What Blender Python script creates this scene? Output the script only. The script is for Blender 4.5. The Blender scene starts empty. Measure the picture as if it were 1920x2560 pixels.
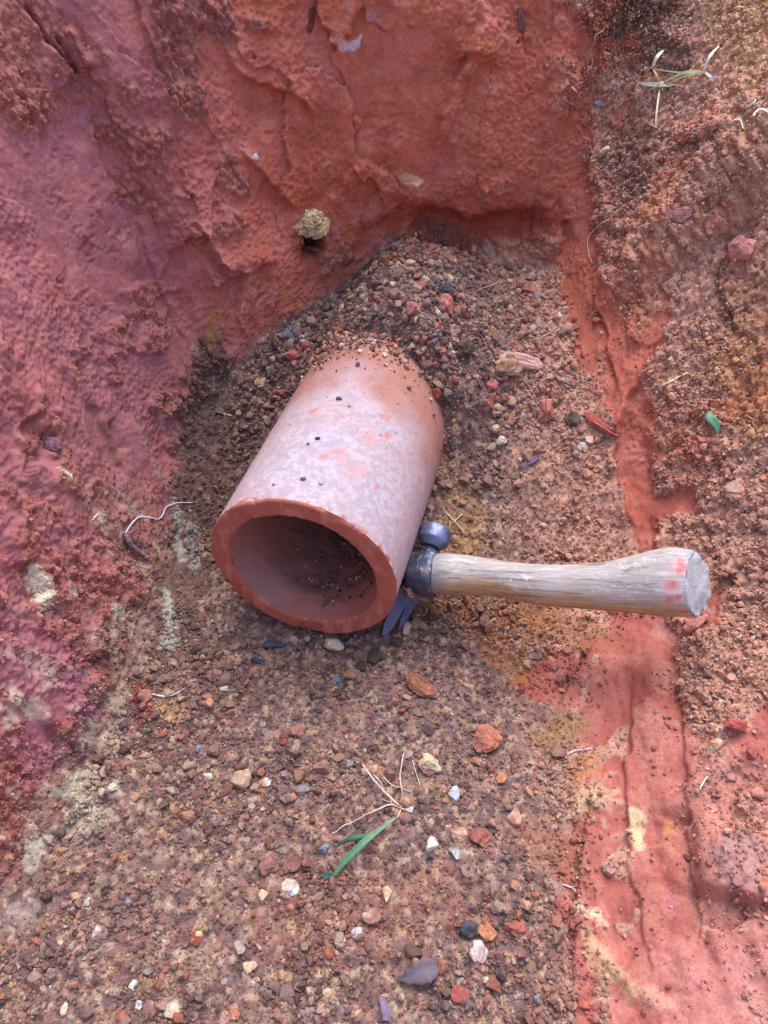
import bpy, math, time
import numpy as np
from mathutils import Vector, Matrix
from mathutils.bvhtree import BVHTree
from math import radians, sin, cos, pi

T0 = time.time()
S = bpy.context.scene
RNG = np.random.default_rng(11)

# ------------------------------------------------------------------ camera
CAM_H, PITCH, FPX = 0.465, 48.0, 1863.0
cam_d = bpy.data.cameras.new('camera')
cam = bpy.data.objects.new('camera', cam_d)
S.collection.objects.link(cam)
cam.location = (0, 0, CAM_H)
cam.rotation_euler = (radians(90 - PITCH), 0, 0)
cam_d.sensor_fit = 'VERTICAL'
cam_d.sensor_height = 36
cam_d.lens = 36 * FPX / 2560
cam_d.clip_start, cam_d.clip_end = 0.01, 200
S.camera = cam
S.render.resolution_x, S.render.resolution_y = 768, 1024

# ------------------------------------------------------------------ sky and sun
SUN_EL, SUN_AZ = 66.0, 14.0          # azimuth: degrees clockwise from +y (0 = beyond the back wall)
w = bpy.data.worlds.new('World')
S.world = w
w.use_nodes = True
nt = w.node_tree
bg = nt.nodes['Background']
sky = nt.nodes.new('ShaderNodeTexSky')
sky.sky_type = 'NISHITA'
sky.sun_disc = False
sky.sun_elevation = radians(SUN_EL)
sky.sun_rotation = radians(SUN_AZ)
sky.air_density = 1.0
sky.dust_density = 2.0
nt.links.new(sky.outputs[0], bg.inputs[0])
bg.inputs[1].default_value = 0.15
sd = bpy.data.lights.new('sun', 'SUN')
sd.energy = 1.35
sd.angle = radians(52)
sd.color = (1.0, 0.985, 0.97)
so = bpy.data.objects.new('sun', sd)
S.collection.objects.link(so)
_sv = Vector((sin(radians(SUN_AZ)) * cos(radians(SUN_EL)), cos(radians(SUN_AZ)) * cos(radians(SUN_EL)), sin(radians(SUN_EL))))
so.rotation_euler = _sv.to_track_quat('Z', 'Y').to_euler()
so.location = (1, 1, 3)
S.view_settings.view_transform = 'Standard'
S.view_settings.look = 'None'
S.view_settings.gamma = 1
S.view_settings.exposure = 1.40
S.cycles.max_bounces = 8
S.cycles.diffuse_bounces = 2


# ------------------------------------------------------------------ small helpers
def lin(r, g, b):
    c = np.array([r, g, b], float) / 255.0
    return np.where(c <= 0.04045, c / 12.92, ((c + 0.055) / 1.055) ** 2.4)


def sm(a, b, x):
    t = np.clip((x - a) / (b - a), 0, 1)
    return t * t * (3 - 2 * t)


_LAT = np.random.default_rng(5).random((64, 64, 64), dtype=np.float32) * 2 - 1


def vn(p, f, off=0.0):
    """value noise -1..1; p (N,3), f scalar or 3-vector frequency"""
    q = np.asarray(p, np.float64) * np.asarray(f) + off + 100.0
    i = np.floor(q).astype(np.int64)
    t = (q - i).astype(np.float32)
    t = t * t * t * (t * (t * 6 - 15) + 10)
    i0, i1 = i & 63, (i + 1) & 63
    x0, y0, z0 = i0[:, 0], i0[:, 1], i0[:, 2]
    x1, y1, z1 = i1[:, 0], i1[:, 1], i1[:, 2]
    L = _LAT
    a = L[x0, y0, z0] * (1 - t[:, 0]) + L[x1, y0, z0] * t[:, 0]
    b = L[x0, y1, z0] * (1 - t[:, 0]) + L[x1, y1, z0] * t[:, 0]
    c = L[x0, y0, z1] * (1 - t[:, 0]) + L[x1, y0, z1] * t[:, 0]
    d = L[x0, y1, z1] * (1 - t[:, 0]) + L[x1, y1, z1] * t[:, 0]
    a = a * (1 - t[:, 1]) + b * t[:, 1]
    c = c * (1 - t[:, 1]) + d * t[:, 1]
    return a * (1 - t[:, 2]) + c * t[:, 2]


_R = np.array(Matrix.Rotation(0.7, 3, Vector((1, 2, 3)))).astype(np.float64)


def fbm(p, f, octv=3, off=0.0, gain=0.5):
    s, a, n = 0, 1.0, 0
    q = np.asarray(p, np.float64) * np.asarray(f)
    for k in range(octv):
        s = s + a * vn(q, 1.0, off + 17.3 * k)
        n += a
        a *= gain
        q = (q @ _R) * 2.03
    return s / n


def worley(u, v, cell, seed):
    """2D cellular: F1 distance / cell, and an id hash 0..1 of the nearest cell"""
    x, y = u / cell, v / cell
    ix, iy = np.floor(x).astype(np.int64), np.floor(y).astype(np.int64)
    best = np.full(len(u), 9.0, np.float32)
    bid = np.zeros(len(u), np.float32)
    tab = np.random.default_rng(seed).random((128, 128, 3), dtype=np.float32)
    for dx in (-1, 0, 1):
        for dy in (-1, 0, 1):
            r = tab[(ix + dx) & 127, (iy + dy) & 127]
            d = (ix + dx + r[:, 0] - x) ** 2 + (iy + dy + r[:, 1] - y) ** 2
            m = d < best
            best = np.where(m, d, best)
            bid = np.where(m, r[:, 2], bid)
    return np.sqrt(best), bid


def mesh_np(name, V, F, cols=None, smooth=True, attrs=None):
    me = bpy.data.meshes.new(name)
    V = np.asarray(V, np.float32)
    F = np.asarray(F, np.int32)
    k = F.shape[1]
    me.vertices.add(len(V))
    me.vertices.foreach_set('co', V.ravel())
    me.loops.add(F.size)
    me.loops.foreach_set('vertex_index', F.ravel())
    me.polygons.add(len(F))
    me.polygons.foreach_set('loop_start', np.arange(0, F.size, k, dtype=np.int32))
    me.update(calc_edges=True)
    me.polygons.foreach_set('use_smooth', np.full(len(F), smooth, bool))
    if cols is not None:
        a = me.color_attributes.new('Col', 'FLOAT_COLOR', 'POINT')
        c = np.ones((len(V), 4), np.float32)
        c[:, :3] = cols
        a.data.foreach_set('color', c.ravel())
    for n, arr in (attrs or {}).items():
        a = me.attributes.new(n, 'FLOAT', 'POINT')
        a.data.foreach_set('value', np.asarray(arr, np.float32))
    me.validate()
    return me


def link(name, me, mat, parent=None):
    o = bpy.data.objects.new(name, me)
    S.collection.objects.link(o)
    if mat is not None and not me.materials:
        me.materials.append(mat)
    if parent is not None:
        o.parent = parent
    return o


def tag(o, label, cat, group=None):
    o['label'] = label
    o['category'] = cat
    if group:
        o['group'] = group
    return o


def empty(name, loc, label, cat, group=None):
    o = bpy.data.objects.new(name, None)
    o.empty_display_size = 0.02
    S.collection.objects.link(o)
    o.location = loc
    return tag(o, label, cat, group)


# ------------------------------------------------------------------ materials
def mat_attr(name, rough=0.95, spec=0.15, vary=0.35, vscale=900, bump=0.35, bscale=1400, bdist=0.0006, crumb=False, stretch=None):
    """base colour from the mesh's own colour attribute, broken up by fine procedural grain"""
    m = bpy.data.materials.new(name)
    m.use_nodes = True
    n, l = m.node_tree.nodes, m.node_tree.links
    b = n['Principled BSDF']
    b.inputs['Roughness'].default_value = rough
    b.inputs['Specular IOR Level'].default_value = spec
    at = n.new('ShaderNodeAttribute'); at.attribute_name = 'Col'
    tc = n.new('ShaderNodeTexCoord')
    src = tc.outputs['Object']
    if stretch:
        mp = n.new('ShaderNodeMapping'); mp.inputs['Scale'].default_value = stretch
        l.new(src, mp.inputs['Vector']); src = mp.outputs['Vector']
    nz = n.new('ShaderNodeTexNoise'); nz.inputs['Scale'].default_value = vscale
    nz.inputs['Detail'].default_value = 4; nz.inputs['Roughness'].default_value = 0.65
    l.new(src, nz.inputs['Vector'])
    mr = n.new('ShaderNodeMapRange')
    mr.inputs['From Min'].default_value = 0.25; mr.inputs['From Max'].default_value = 0.75
    mr.inputs['To Min'].default_value = 1 - vary; mr.inputs['To Max'].default_value = 1 + vary
    l.new(nz.outputs['Fac'], mr.inputs['Value'])
    mx = n.new('ShaderNodeVectorMath'); mx.operation = 'SCALE'
    l.new(at.outputs['Color'], mx.inputs[0]); l.new(mr.outputs['Result'], mx.inputs['Scale'])
    l.new(mx.outputs['Vector'], b.inputs['Base Color'])
    n2 = n.new('ShaderNodeTexNoise'); n2.inputs['Scale'].default_value = bscale
    n2.inputs['Detail'].default_value = 3; n2.inputs['Roughness'].default_value = 0.7
    l.new(src, n2.inputs['Vector'])
    bp = n.new('ShaderNodeBump'); bp.inputs['Strength'].default_value = bump
    bp.inputs['Distance'].default_value = bdist
    l.new(n2.outputs['Fac'], bp.inputs['Height'])
    if crumb:
        ca = n.new('ShaderNodeAttribute'); ca.attribute_name = 'crumb'
        m2 = n.new('ShaderNodeMapRange')
        m2.inputs['To Min'].default_value = bump * 0.55; m2.inputs['To Max'].default_value = bump * 1.6
        l.new(ca.outputs['Fac'], m2.inputs['Value']); l.new(m2.outputs['Result'], bp.inputs['Strength'])
    l.new(bp.outputs['Normal'], b.inputs['Normal'])
    return m


M_GROUND = mat_attr('red_clay_soil', vary=0.28, vscale=700, bump=0.55, bscale=900, bdist=0.0012, crumb=True)
M_GRAVEL = mat_attr('gravel', vary=0.35, vscale=900, bump=0.5, bscale=1300, bdist=0.0008)
M_STONE = mat_attr('stone', vary=0.40, vscale=420, bump=0.7, bscale=700, bdist=0.0012)
M_PIPE = mat_attr('fired_clay_pipe', rough=0.85, spec=0.25, vary=0.12, vscale=500, bump=0.35, bscale=900, bdist=0.0006)
M_WOOD = mat_attr('worn_hammer_wood', rough=0.6, spec=0.35, vary=0.22, vscale=300, bump=0.35, bscale=420, bdist=0.0006, stretch=(0.12, 1.6, 1.6))
M_STEEL = mat_attr('blued_steel', rough=0.42, spec=0.6, vary=0.25, vscale=350, bump=0.4, bscale=500, bdist=0.0006)
M_STEEL.node_tree.nodes['Principled BSDF'].inputs['Metallic'].default_value = 0.55
M_PLANT = mat_attr('plant_matter', rough=0.8, spec=0.2, vary=0.18, vscale=500, bump=0.2)
M_BARK = mat_attr('bark', rough=0.9, vary=0.4, vscale=500, bump=0.8, bscale=600, bdist=0.0012)

CLAY = lin(176, 96, 72)
CLAY_PINK = lin(190, 116, 106)
CLAY_SKY_TINT = lin(156, 98, 102)  # clay with the left wall's bluish skylight mixed into its colour
CLAY_ORANGE = lin(176, 100, 82)
CLAY_DEEP = lin(146, 70, 54)
BROWN = lin(122, 99, 95)
BROWN_DARK = lin(98, 74, 66)
UMBER = lin(72, 52, 44)
OCHRE = lin(188, 148, 112)
TAN = lin(202, 172, 146)
CREAM = lin(206, 192, 168)
RUST = lin(146, 100, 90)
GREY = lin(140, 134, 138)
SLATE = lin(92, 86, 92)
CHAR = lin(58, 52, 52)

# ------------------------------------------------------------------ the pit: base shape
f0, f1 = radians(PITCH), None
FW = np.array([0, cos(f0), -sin(f0)])
DN = np.array([0, -sin(f0), -cos(f0)])


def ray(px, py):
    """direction through photograph pixel (1920 x 2560)"""
    r = FW + np.array([1, 0, 0]) * (px - 960) / FPX + DN * (py - 1280) / FPX
    return r / np.linalg.norm(r)


# outline of the pit floor, counter-clockwise, with wall profile knots: (x, y, [(run, slope deg), ...])
LEFT = [(0, 8), (.02, 55), (.05, 73), (.30, 70), (.42, 64)]
BACK = [(0, 30), (.012, 82), (.05, 84), (.09, 72), (.30, 68), (.42, 64)]
CORN = [(0, 30), (.012, 78), (.06, 78), (.09, 72), (.30, 69), (.42, 64)]
RB = [(0, 25), (.02, 62), (.10, 58), (.17, 50), (.24, 40), (.5, 36)]
RM = [(0, 25), (.02, 42), (.06, 46), (.12, 44), (.22, 40), (.5, 36)]
RF = [(0, 20), (.03, 34), (.10, 36), (.22, 38), (.5, 36)]
FR = [(0, 5), (.1, 30), (.4, 34)]
OUT = [(.17, -.35, FR), (.176, .02, RF), (.181, .20, RF), (.182, .31, RM), (.176, .42, RM), (.160, .52, RB),
       (.152, .575, RB), (.136, .604, CORN), (.09, .606, BACK), (.03, .598, BACK), (-.03, .578, CORN),
       (-.085, .545, CORN), (-.125, .505, LEFT), (-.148, .46, LEFT), (-.156, .38, LEFT), (-.163, .31, LEFT),
       (-.175, .24, LEFT), (-.191, .17, LEFT), (-.207, .10, LEFT), (-.25, -.05, LEFT), (-.26, -.3, LEFT), (-.2, -.4, FR)]
ND = 160
DMAX = 1.2
dtab = np.linspace(0, DMAX, ND)
RIM = 0.40


def profile(kn):
    a = np.radians(np.interp(dtab, [k[0] for k in kn], [k[1] for k in kn]))
    return a


def catmull(P, n):
    P = np.array(P)
    N = len(P)
    o = []
    for i in range(N):
        p0, p1, p2, p3 = P[i - 1], P[i], P[(i + 1) % N], P[(i + 2) % N]
        for t in np.linspace(0, 1, n, endpoint=False):
            o.append(0.5 * (2 * p1 + (p2 - p0) * t + (2 * p0 - 5 * p1 + 4 * p2 - p3) * t * t + (3 * p1 - p0 - 3 * p2 + p3) * t ** 3))
    return np.array(o)


foot = catmull([(o[0], o[1]) for o in OUT], 24)
prof = np.repeat(np.array([profile(o[2]) for o in OUT]), 24, axis=0)
for _ in range(14):                       # blend profiles along the outline, relax the outline a little
    prof = (np.roll(prof, 1, 0) + 2 * prof + np.roll(prof, -1, 0)) / 4
    foot = (np.roll(foot, 1, 0) + 2 * foot + np.roll(foot, -1, 0)) / 4
FINE = 8
foot_c = foot
foot = catmull(foot, FINE)
prof = np.repeat(prof, FINE, axis=0)
for _ in range(40):
    prof = (np.roll(prof, 1, 0) + 2 * prof + np.roll(prof, -1, 0)) / 4
tang = np.roll(foot, -1, 0) - np.roll(foot, 1, 0)
tang /= np.linalg.norm(tang, axis=1)[:, None]
nrm = np.stack([tang[:, 1], -tang[:, 0]], 1)


def floor_h(x, y):
    """the loose floor: flat in front, a talus slope behind and beside the pipe, a clay bulge at the lower right"""
    right = sm(-.06, .03, x)
    t_r = .118 * sm(.27, .56, y)
    t_l = .105 * sm(.37, .585, y)
    h = right * t_r + (1 - right) * t_l
    xb = np.interp(y, [-.3, .06, .128, .194, .259, .32, .4], [.10, .098, .100, .112, .138, .170, .30])
    e = x - xb
    h = h + .55 * (np.sqrt(e * e + .02 ** 2) + e) * .5 * sm(.45, .33, y)
    xp = -.0548 + (y - .3019) * .2701 + .008                # earth heaped over the buried end of the pipe
    dx = x - xp
    y0 = .425 - .75 * np.clip(dx, 0, .075)
    cov = .158 * sm(y0, y0 + .092, y) * np.exp(-(dx / np.where(dx > 0, .115, .040 + .05 * sm(.47, .53, y))) ** 2)
    k = .012
    h = np.log(np.exp(h / k) + np.exp(cov / k)) * k - k * .69
    return h


# accumulate the profile for every foot, flattening at the rim
fh = floor_h(foot[:, 0], foot[:, 1])
dd = dtab[1] - dtab[0]
PR = np.zeros((len(foot), ND)); PZ = np.zeros((len(foot), ND))
for k in range(1, ND):
    a = 0.5 * (prof[:, k] + prof[:, k - 1])
    room = np.clip((RIM + .06 - (fh + PZ[:, k - 1])) / .09, 0, 1)
    a = a * room
    PR[:, k] = PR[:, k - 1] + dd * np.cos(a)
    PZ[:, k] = PZ[:, k - 1] + dd * np.sin(a)

# sheet coordinates: fine where the photograph looks, coarse out to the surrounding ground
STEP = 0.00095


def axis(lo, hi):
    core = np.arange(lo, hi, STEP)
    ext = []
    s, d = 0, STEP
    while s < 25:
        d *= 1.22
        s += d
        ext.append(s)
    ext = np.array(ext)
    return np.concatenate([lo - ext[::-1], core, core[-1] + ext]), len(ext)


A, na = axis(-.46, .50)
B, nb = axis(.00, 1.0)
NX, NY = len(A), len(B)
GA, GB = np.meshgrid(A, B)
U, Vv = GA.ravel(), GB.ravel()
NV = len(U)


def fold(u, v):
    """map the flat sheet onto floor + walls; returns positions, wall run d (negative inside), foot index"""
    n = len(u)
    idx = np.zeros(n, np.int32)
    d2 = np.full(n, 1e9, np.float32)
    fx, fy = foot_c[:, 0].astype(np.float32), foot_c[:, 1].astype(np.float32)
    for c in range(0, n, 40000):
        q = (u[c:c + 40000, None].astype(np.float32) - fx) ** 2 + (v[c:c + 40000, None].astype(np.float32) - fy) ** 2
        idx[c:c + 40000] = q.argmin(1)
    # refine on the finer outline
    c0 = idx.astype(np.int64) * FINE
    bq = np.full(n, 1e9); idx = c0
    for o in range(-FINE, FINE + 1):
        k = (c0 + o) % len(foot)
        q = (u - foot[k, 0]) ** 2 + (v - foot[k, 1]) ** 2
        m = q < bq
        bq = np.where(m, q, bq); idx = np.where(m, k, idx)
    px, py, ii = np.zeros(n), np.zeros(n), np.zeros(n)
    bd = np.full(n, 1e9)
    M = len(foot)
    for s in (-1, 0):
        i0 = (idx + s) % M
        i1 = (i0 + 1) % M
        ex, ey = foot[i1, 0] - foot[i0, 0], foot[i1, 1] - foot[i0, 1]
        t = np.clip(((u - foot[i0, 0]) * ex + (v - foot[i0, 1]) * ey) / (ex * ex + ey * ey), 0, 1)
        qx, qy = foot[i0, 0] + t * ex, foot[i0, 1] + t * ey
        d = (u - qx) ** 2 + (v - qy) ** 2
        m = d < bd
        bd = np.where(m, d, bd)
        px, py = np.where(m, qx, px), np.where(m, qy, py)
        ii = np.where(m, i0 + t, ii)
    i0 = np.floor(ii).astype(np.int64) % M
    i1 = (i0 + 1) % M
    tf = (ii - np.floor(ii))[:, None]
    nn = nrm[i0] * (1 - tf) + nrm[i1] * tf
    nn /= np.linalg.norm(nn, axis=1)[:, None]
    side = (u - px) * nn[:, 0] + (v - py) * nn[:, 1]
    d = np.sqrt(bd) * np.sign(side)
    dc = np.clip(d, 0, DMAX - 1e-6)
    k = dc / dd
    k0 = np.floor(k).astype(np.int64)
    k1 = np.minimum(k0 + 1, ND - 1)
    tk = k - k0
    t1 = tf[:, 0]

    def bil(Tb):
        return (Tb[i0, k0] * (1 - tk) + Tb[i0, k1] * tk) * (1 - t1) + (Tb[i1, k0] * (1 - tk) + Tb[i1, k1] * tk) * t1
    r = bil(PR) + np.maximum(d - DMAX, 0)
    z = bil(PZ)
    out = d > 0
    ddx, ddy = u - px, v - py
    ln = np.sqrt(bd) + 1e-9
    X = np.where(out, px + ddx / ln * r, u)
    Y = np.where(out, py + ddy / ln * r, v)
    Zf = floor_h(np.where(out, px, u), np.where(out, py, v))
    return np.stack([X, Y, Zf + z], 1), d, ii


P0, D, FI = fold(U, Vv)


def normals(P):
    G = P.reshape(NY, NX, 3)
    du = np.gradient(G, axis=1)
    dv = np.gradient(G, axis=0)
    n = np.cross(du, dv).reshape(-1, 3)
    return n / (np.linalg.norm(n, axis=1)[:, None] + 1e-12)


N0 = normals(P0)
print('fold', round(time.time() - T0, 1), NV)


def make_bvh(P, st):
    G = P.reshape(NY, NX, 3)[nb:NY - nb:st, na:NX - na:st]
    ny, nx = G.shape[:2]
    i = np.arange(ny * nx).reshape(ny, nx)
    q = np.stack([i[:-1, :-1], i[:-1, 1:], i[1:, 1:], i[1:, :-1]], -1).reshape(-1, 4)
    return BVHTree.FromPolygons(G.reshape(-1, 3).tolist(), q.tolist())


BV0 = make_bvh(P0, 8)


def on(px, py, bv=None):
    """the point of the ground seen at this photograph pixel, and its normal"""
    d = ray(px, py)
    h = (bv or BV0).ray_cast(Vector((0, 0, CAM_H)), Vector(d))
    if h[0] is None:
        return np.array([0, 0, CAM_H]) + d * 0.6, np.array([0, 0, 1.0])
    n = np.array(h[1])
    if n @ d > 0:
        n = -n
    return np.array(h[0]), n


# ------------------------------------------------------------------ features drawn on the ground's own surface (metres)
WARP = np.stack([fbm(P0, 38, 3, o) for o in (3.1, 47.7, 91.3)], 1)
WARP2 = np.stack([fbm(P0, 120, 2, o) for o in (13.1, 7.7, 61.3)], 1)


def near(poly, reach, warp=.006):
    """distance of ground vertices to a surface polyline; returns index, dist, side, run 0..1"""
    Q = np.array([on(*p)[0] for p in poly])
    lo, hi = Q.min(0) - reach - .02, Q.max(0) + reach + .02
    m = np.where(((P0 > lo) & (P0 < hi)).all(1))[0]
    p = P0[m] + WARP[m] * warp + WARP2[m] * warp * .35
    bd = np.full(len(m), 9.0); sd = np.zeros(len(m)); run = np.zeros(len(m))
    seg = np.linalg.norm(np.diff(Q, axis=0), axis=1)
    tot = seg.sum() + 1e-9
    acc = 0
    for k in range(len(Q) - 1):
        e = Q[k + 1] - Q[k]
        t = np.clip(((p - Q[k]) @ e) / (e @ e + 1e-12), 0, 1)
        v = p - Q[k] - t[:, None] * e
        d = np.linalg.norm(v, axis=1)
        s = np.einsum('ij,ij->i', np.cross(e / (seg[k] + 1e-9), N0[m]), v)
        q = d < bd
        bd = np.where(q, d, bd); sd = np.where(q, s, sd); run = np.where(q, (acc + t * seg[k]) / tot, run)
        acc += seg[k]
    k = bd < reach
    return m[k], bd[k], sd[k], run[k]


H = np.zeros(NV)
wall = sm(.0, .03, D)
out_rim = sm(RIM - .03, RIM + .02, P0[:, 2])
leftw = sm(.02, -.12, P0[:, 0]) * wall
rightw = sm(.10, .17, P0[:, 0]) * sm(-.02, .03, D)
backw = wall * (1 - leftw) * (1 - rightw)

lb = (D > .02) & (P0[:, 0] < .13) & (P0[:, 1] > -.2)
WU = np.where(lb, P0[:, 0] + P0[:, 1] * np.where(P0[:, 0] < .1, 1, 1), U)
WV = np.where(lb, P0[:, 2] + 3.0, Vv)

# crumb: 0 smooth clay .. 1 loose crumbly soil
K = 1 - wall
n1 = fbm(P0, 22, 3, 5.0)
n2 = fbm(P0, 60, 3, 9.0)
K = np.maximum(K, .65 * sm(.28, .48, n1 + .5 * n2) * wall)
K = np.maximum(K, rightw * sm(.115, .150, D + .05 * n1 + .025 * n2) * sm(.30, .40, P0[:, 1]))
K = np.maximum(K, rightw * sm(-.15, .25, n1 + .4 * n2) * sm(.41, .33, P0[:, 1]) * .9)


def paint(arr, poly, wdt, val, soft=.35, warp=.008):
    m, d, s, r = near(poly, wdt * 1.6 + .002, warp)
    t = sm(wdt * (1 + soft), wdt * (1 - soft), d)
    if arr.ndim == 2:
        arr[m] = arr[m] * (1 - t[:, None]) + np.asarray(val) * t[:, None]
    else:
        arr[m] = arr[m] * (1 - t) + val * t


def ridge(poly, wdt, amp, warp=.004):
    m, d, s, r = near(poly, wdt * 3, warp)
    H[m] += amp * np.exp(-(d / wdt) ** 2) * np.clip(np.minimum(r, 1 - r) * 8, 0, 1)


def ledge(poly, wdt, amp, sharp=.0016, warp=.005):
    """raised on the right-hand side of the drawn direction, dropping sharply across the line"""
    m, d, s, r = near(poly, wdt * 4, warp)
    tp = np.clip(np.minimum(r, 1 - r) * 6, 0, 1)
    H[m] += 1.35 * amp * np.exp(-d / wdt) * sm(-sharp, sharp, s) * tp


# crumbly stretches
CR = [([(430, 0), (440, 120), (450, 230)], .018, 1), ([(10, 150), (60, 250)], .02, 1), ([(250, 330), (400, 360), (330, 480)], .010, .9),
      ([(560, 60), (500, 40)], .012, 1), ([(400, 520), (330, 430)], .010, .8), ([(560, 420), (600, 470)], .010, .9),
      ([(1640, -60), (1680, 300), (1640, 520)], .045, 1), ([(1560, 250), (1560, 640)], .025, 1), ([(1850, 100), (1850, 1200)], .05, 1),
      ([(1620, 650), (1720, 900), (1820, 1250)], .035, 1), ([(520, 900), (500, 1150), (470, 1400), (400, 1650), (250, 1950), (60, 2280)], .020, 1),
      ([(230, 1750), (130, 1950), (50, 2100)], .018, 1), ([(90, 1020), (140, 1120)], .010, 1), ([(60, 1350), (110, 1500)], .012, .9),
      ([(240, 1620), (330, 1720)], .018, 1), ([(760, 590), (1000, 640), (1360, 620)], .010, .8),
      ([(1760, 1650), (1800, 1800)], .020, 1), ([(1420, 980), (1500, 1070)], .012, 1), ([(1900, 1500), (1860, 1700)], .02, 1),
      ([(1660, 1250), (1850, 1400)], .03, .9), ([(440, 1010), (400, 1000)], .008, 1)]
for p, wd, v in CR:
    paint(K, p, wd, v)
# smooth smeared clay
CR2 = [([(60, 30), (150, 120), (230, 180)], .018, .55), ([(30, 60), (20, 160)], .012, .7)]
for p, wd, v in CR2:
    paint(K, p, wd, v)
SMO = [([(1560, 1000), (1580, 1180), (1620, 1340)], .010), ([(1590, 1560), (1640, 1800), (1690, 2100), (1740, 2500)], .020),
       ([(1890, 1900), (1740, 1980), (1700, 2050)], .008), ([(1430, 720), (1470, 900)], .012), ([(1650, 1270), (1720, 1250)], .008),
       ([(1100, 60), (1090, 300), (1060, 420)], .022), ([(900, 100), (860, 330)], .03), ([(220, 760), (300, 600)], .02),
       ([(1330, 1700), (1400, 1740)], .012), ([(1560, 1620), (1500, 1800)], .012), ([(1650, 800), (1600, 900)], .008), ([(1290, 60), (1330, 130)], .015),
       ([(1430, 120), (1400, 60)], .012), ([(40, 1030), (60, 800), (40, 620)], .012), ([(210, 900), (250, 1100)], .008)]
SMO2 = [([(1560, 1620), (1540, 1900), (1560, 2200), (1600, 2540)], .030), ([(1830, 2020), (1860, 2250), (1850, 2540)], .040), ([(1480, 2200), (1540, 2500)], .022), ([(1420, 1640), (1380, 1720)], .012)]
for p, wd in SMO:
    paint(K, p, wd, 0.0)
for p, wd in SMO2:
    m, d, s, r = near(p, wd * 1.6, .010)
    K[m] *= 1 - .85 * sm(wd * 1.4, wd * .6, d) * sm(.45, .0, n2[m] + .4 * n1[m])
for p, wd, v in [([(1830, 2020), (1860, 2250), (1850, 2540)], .034, .42), ([(1460, 1720), (1440, 2000), (1440, 2300)], .016, .35)]:
    m, d, s, r = near(p, wd * 1.6, .010)
    K[m] = np.maximum(K[m], v * sm(wd * 1.4, wd * .6, d))
K = np.clip(K, 0, 1)

# large shapes and terraces left by the spade
lowl = leftw * sm(.44, .32, P0[:, 1])
str_n = fbm((P0 + WARP * .012) * [1, .9, .11], 75, 3, 81.0)
H += lowl * (.0044 * str_n + .0011 * fbm((P0 + WARP * .010) * [1, 1, .18], 150, 2, 83.0))
K = np.maximum(K, lowl * .85 * sm(-.25, .15, -str_n + .5 * n2 + .6 * sm(.12, .02, D) - .25))
H += wall * (.007 * fbm(P0, 9, 2, 2.0) + .0010 * fbm(P0, 26, 2, 4.0))
tn = fbm(P0 * [1, 1, .6], 11, 3, 31.0) * 3.2
fr = tn - np.floor(tn)
H += wall * .0010 * (fr - .9 * sm(.86, 1.0, fr)) * sm(-.1, .3, n2)
H += leftw * (.0022 * fbm(P0 * [1, 1, .16], 50, 2, 71.0) + .0005 * fbm(P0 * [1, 1, .14], 150, 2, 75.0))
H += backw * .0006 * fbm(P0 * [1, 1, .2], 50, 2, 55.0)
H += rightw * (.006 * fbm(P0, 22, 3, 8.0))
H += (1 - wall) * (.0045 * fbm(P0, 14, 3, 6.0) + .002 * fbm(P0, 50, 2, 66.0))

# spade-cut facets: each a flat patch at its own slant, meeting its neighbours in creases and small steps
def facets(cell, tilt, step, seed, su=1.0, sv=.6):
    x = (WU + WARP[:, 0] * .020 + WARP2[:, 0] * .004) * su / cell
    y = (WV + WARP[:, 1] * .020 + WARP2[:, 1] * .004) * sv / cell
    ix, iy = np.floor(x).astype(np.int64), np.floor(y).astype(np.int64)
    tab = np.random.default_rng(seed).random((64, 64, 5), dtype=np.float32)
    best = np.full(NV, 9.0); h = np.zeros(NV)
    for dx in (-1, 0, 1):
        for dy in (-1, 0, 1):
            r = tab[(ix + dx) & 63, (iy + dy) & 63]
            ex, ey = ix + dx + r[:, 0] - x, iy + dy + r[:, 1] - y
            d = ex * ex + ey * ey
            m = d < best
            best = np.where(m, d, best)
            h = np.where(m, ((r[:, 2] - .5) * 2 * tilt * ex + (r[:, 3] - .5) * 2 * tilt * ey) * cell + (r[:, 4] - .5) * 2 * step, h)
    return h


H += (leftw + backw) * sm(.02, .05, D) * (facets(.100, .090, .0014, 61) + facets(.040, .035, .0006, 62) * sm(-.1, .2, n1))
H += rightw * sm(.42, .34, P0[:, 1]) * (facets(.06, .07, .0012, 63) + facets(.025, .08, .0006, 64) * sm(-.2, .2, n1))

sdir = on(1690, 2150)[0] - on(1590, 1560)[0]; sdir /= np.linalg.norm(sdir)
Ps = P0 - (P0 @ sdir)[:, None] * sdir * .90
smear = sm(-.02, .03, P0[:, 0] - np.interp(P0[:, 1], [-.3, .06, .128, .194, .259, .32, .4], [.10, .098, .100, .112, .138, .170, .30])) * sm(.40, .33, P0[:, 1]) * (1 - K)
H += smear * (.0022 * fbm(Ps + WARP * .008, 60, 3, 11.0) + .0007 * fbm(Ps + WARP * .006, 210, 2, 19.0) + .0012 * fbm(P0, 110, 4, 29.0, .65))
K = np.maximum(K, .42 * smear * sm(-.05, .30, fbm(P0, 48, 3, 37.0)))

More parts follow.
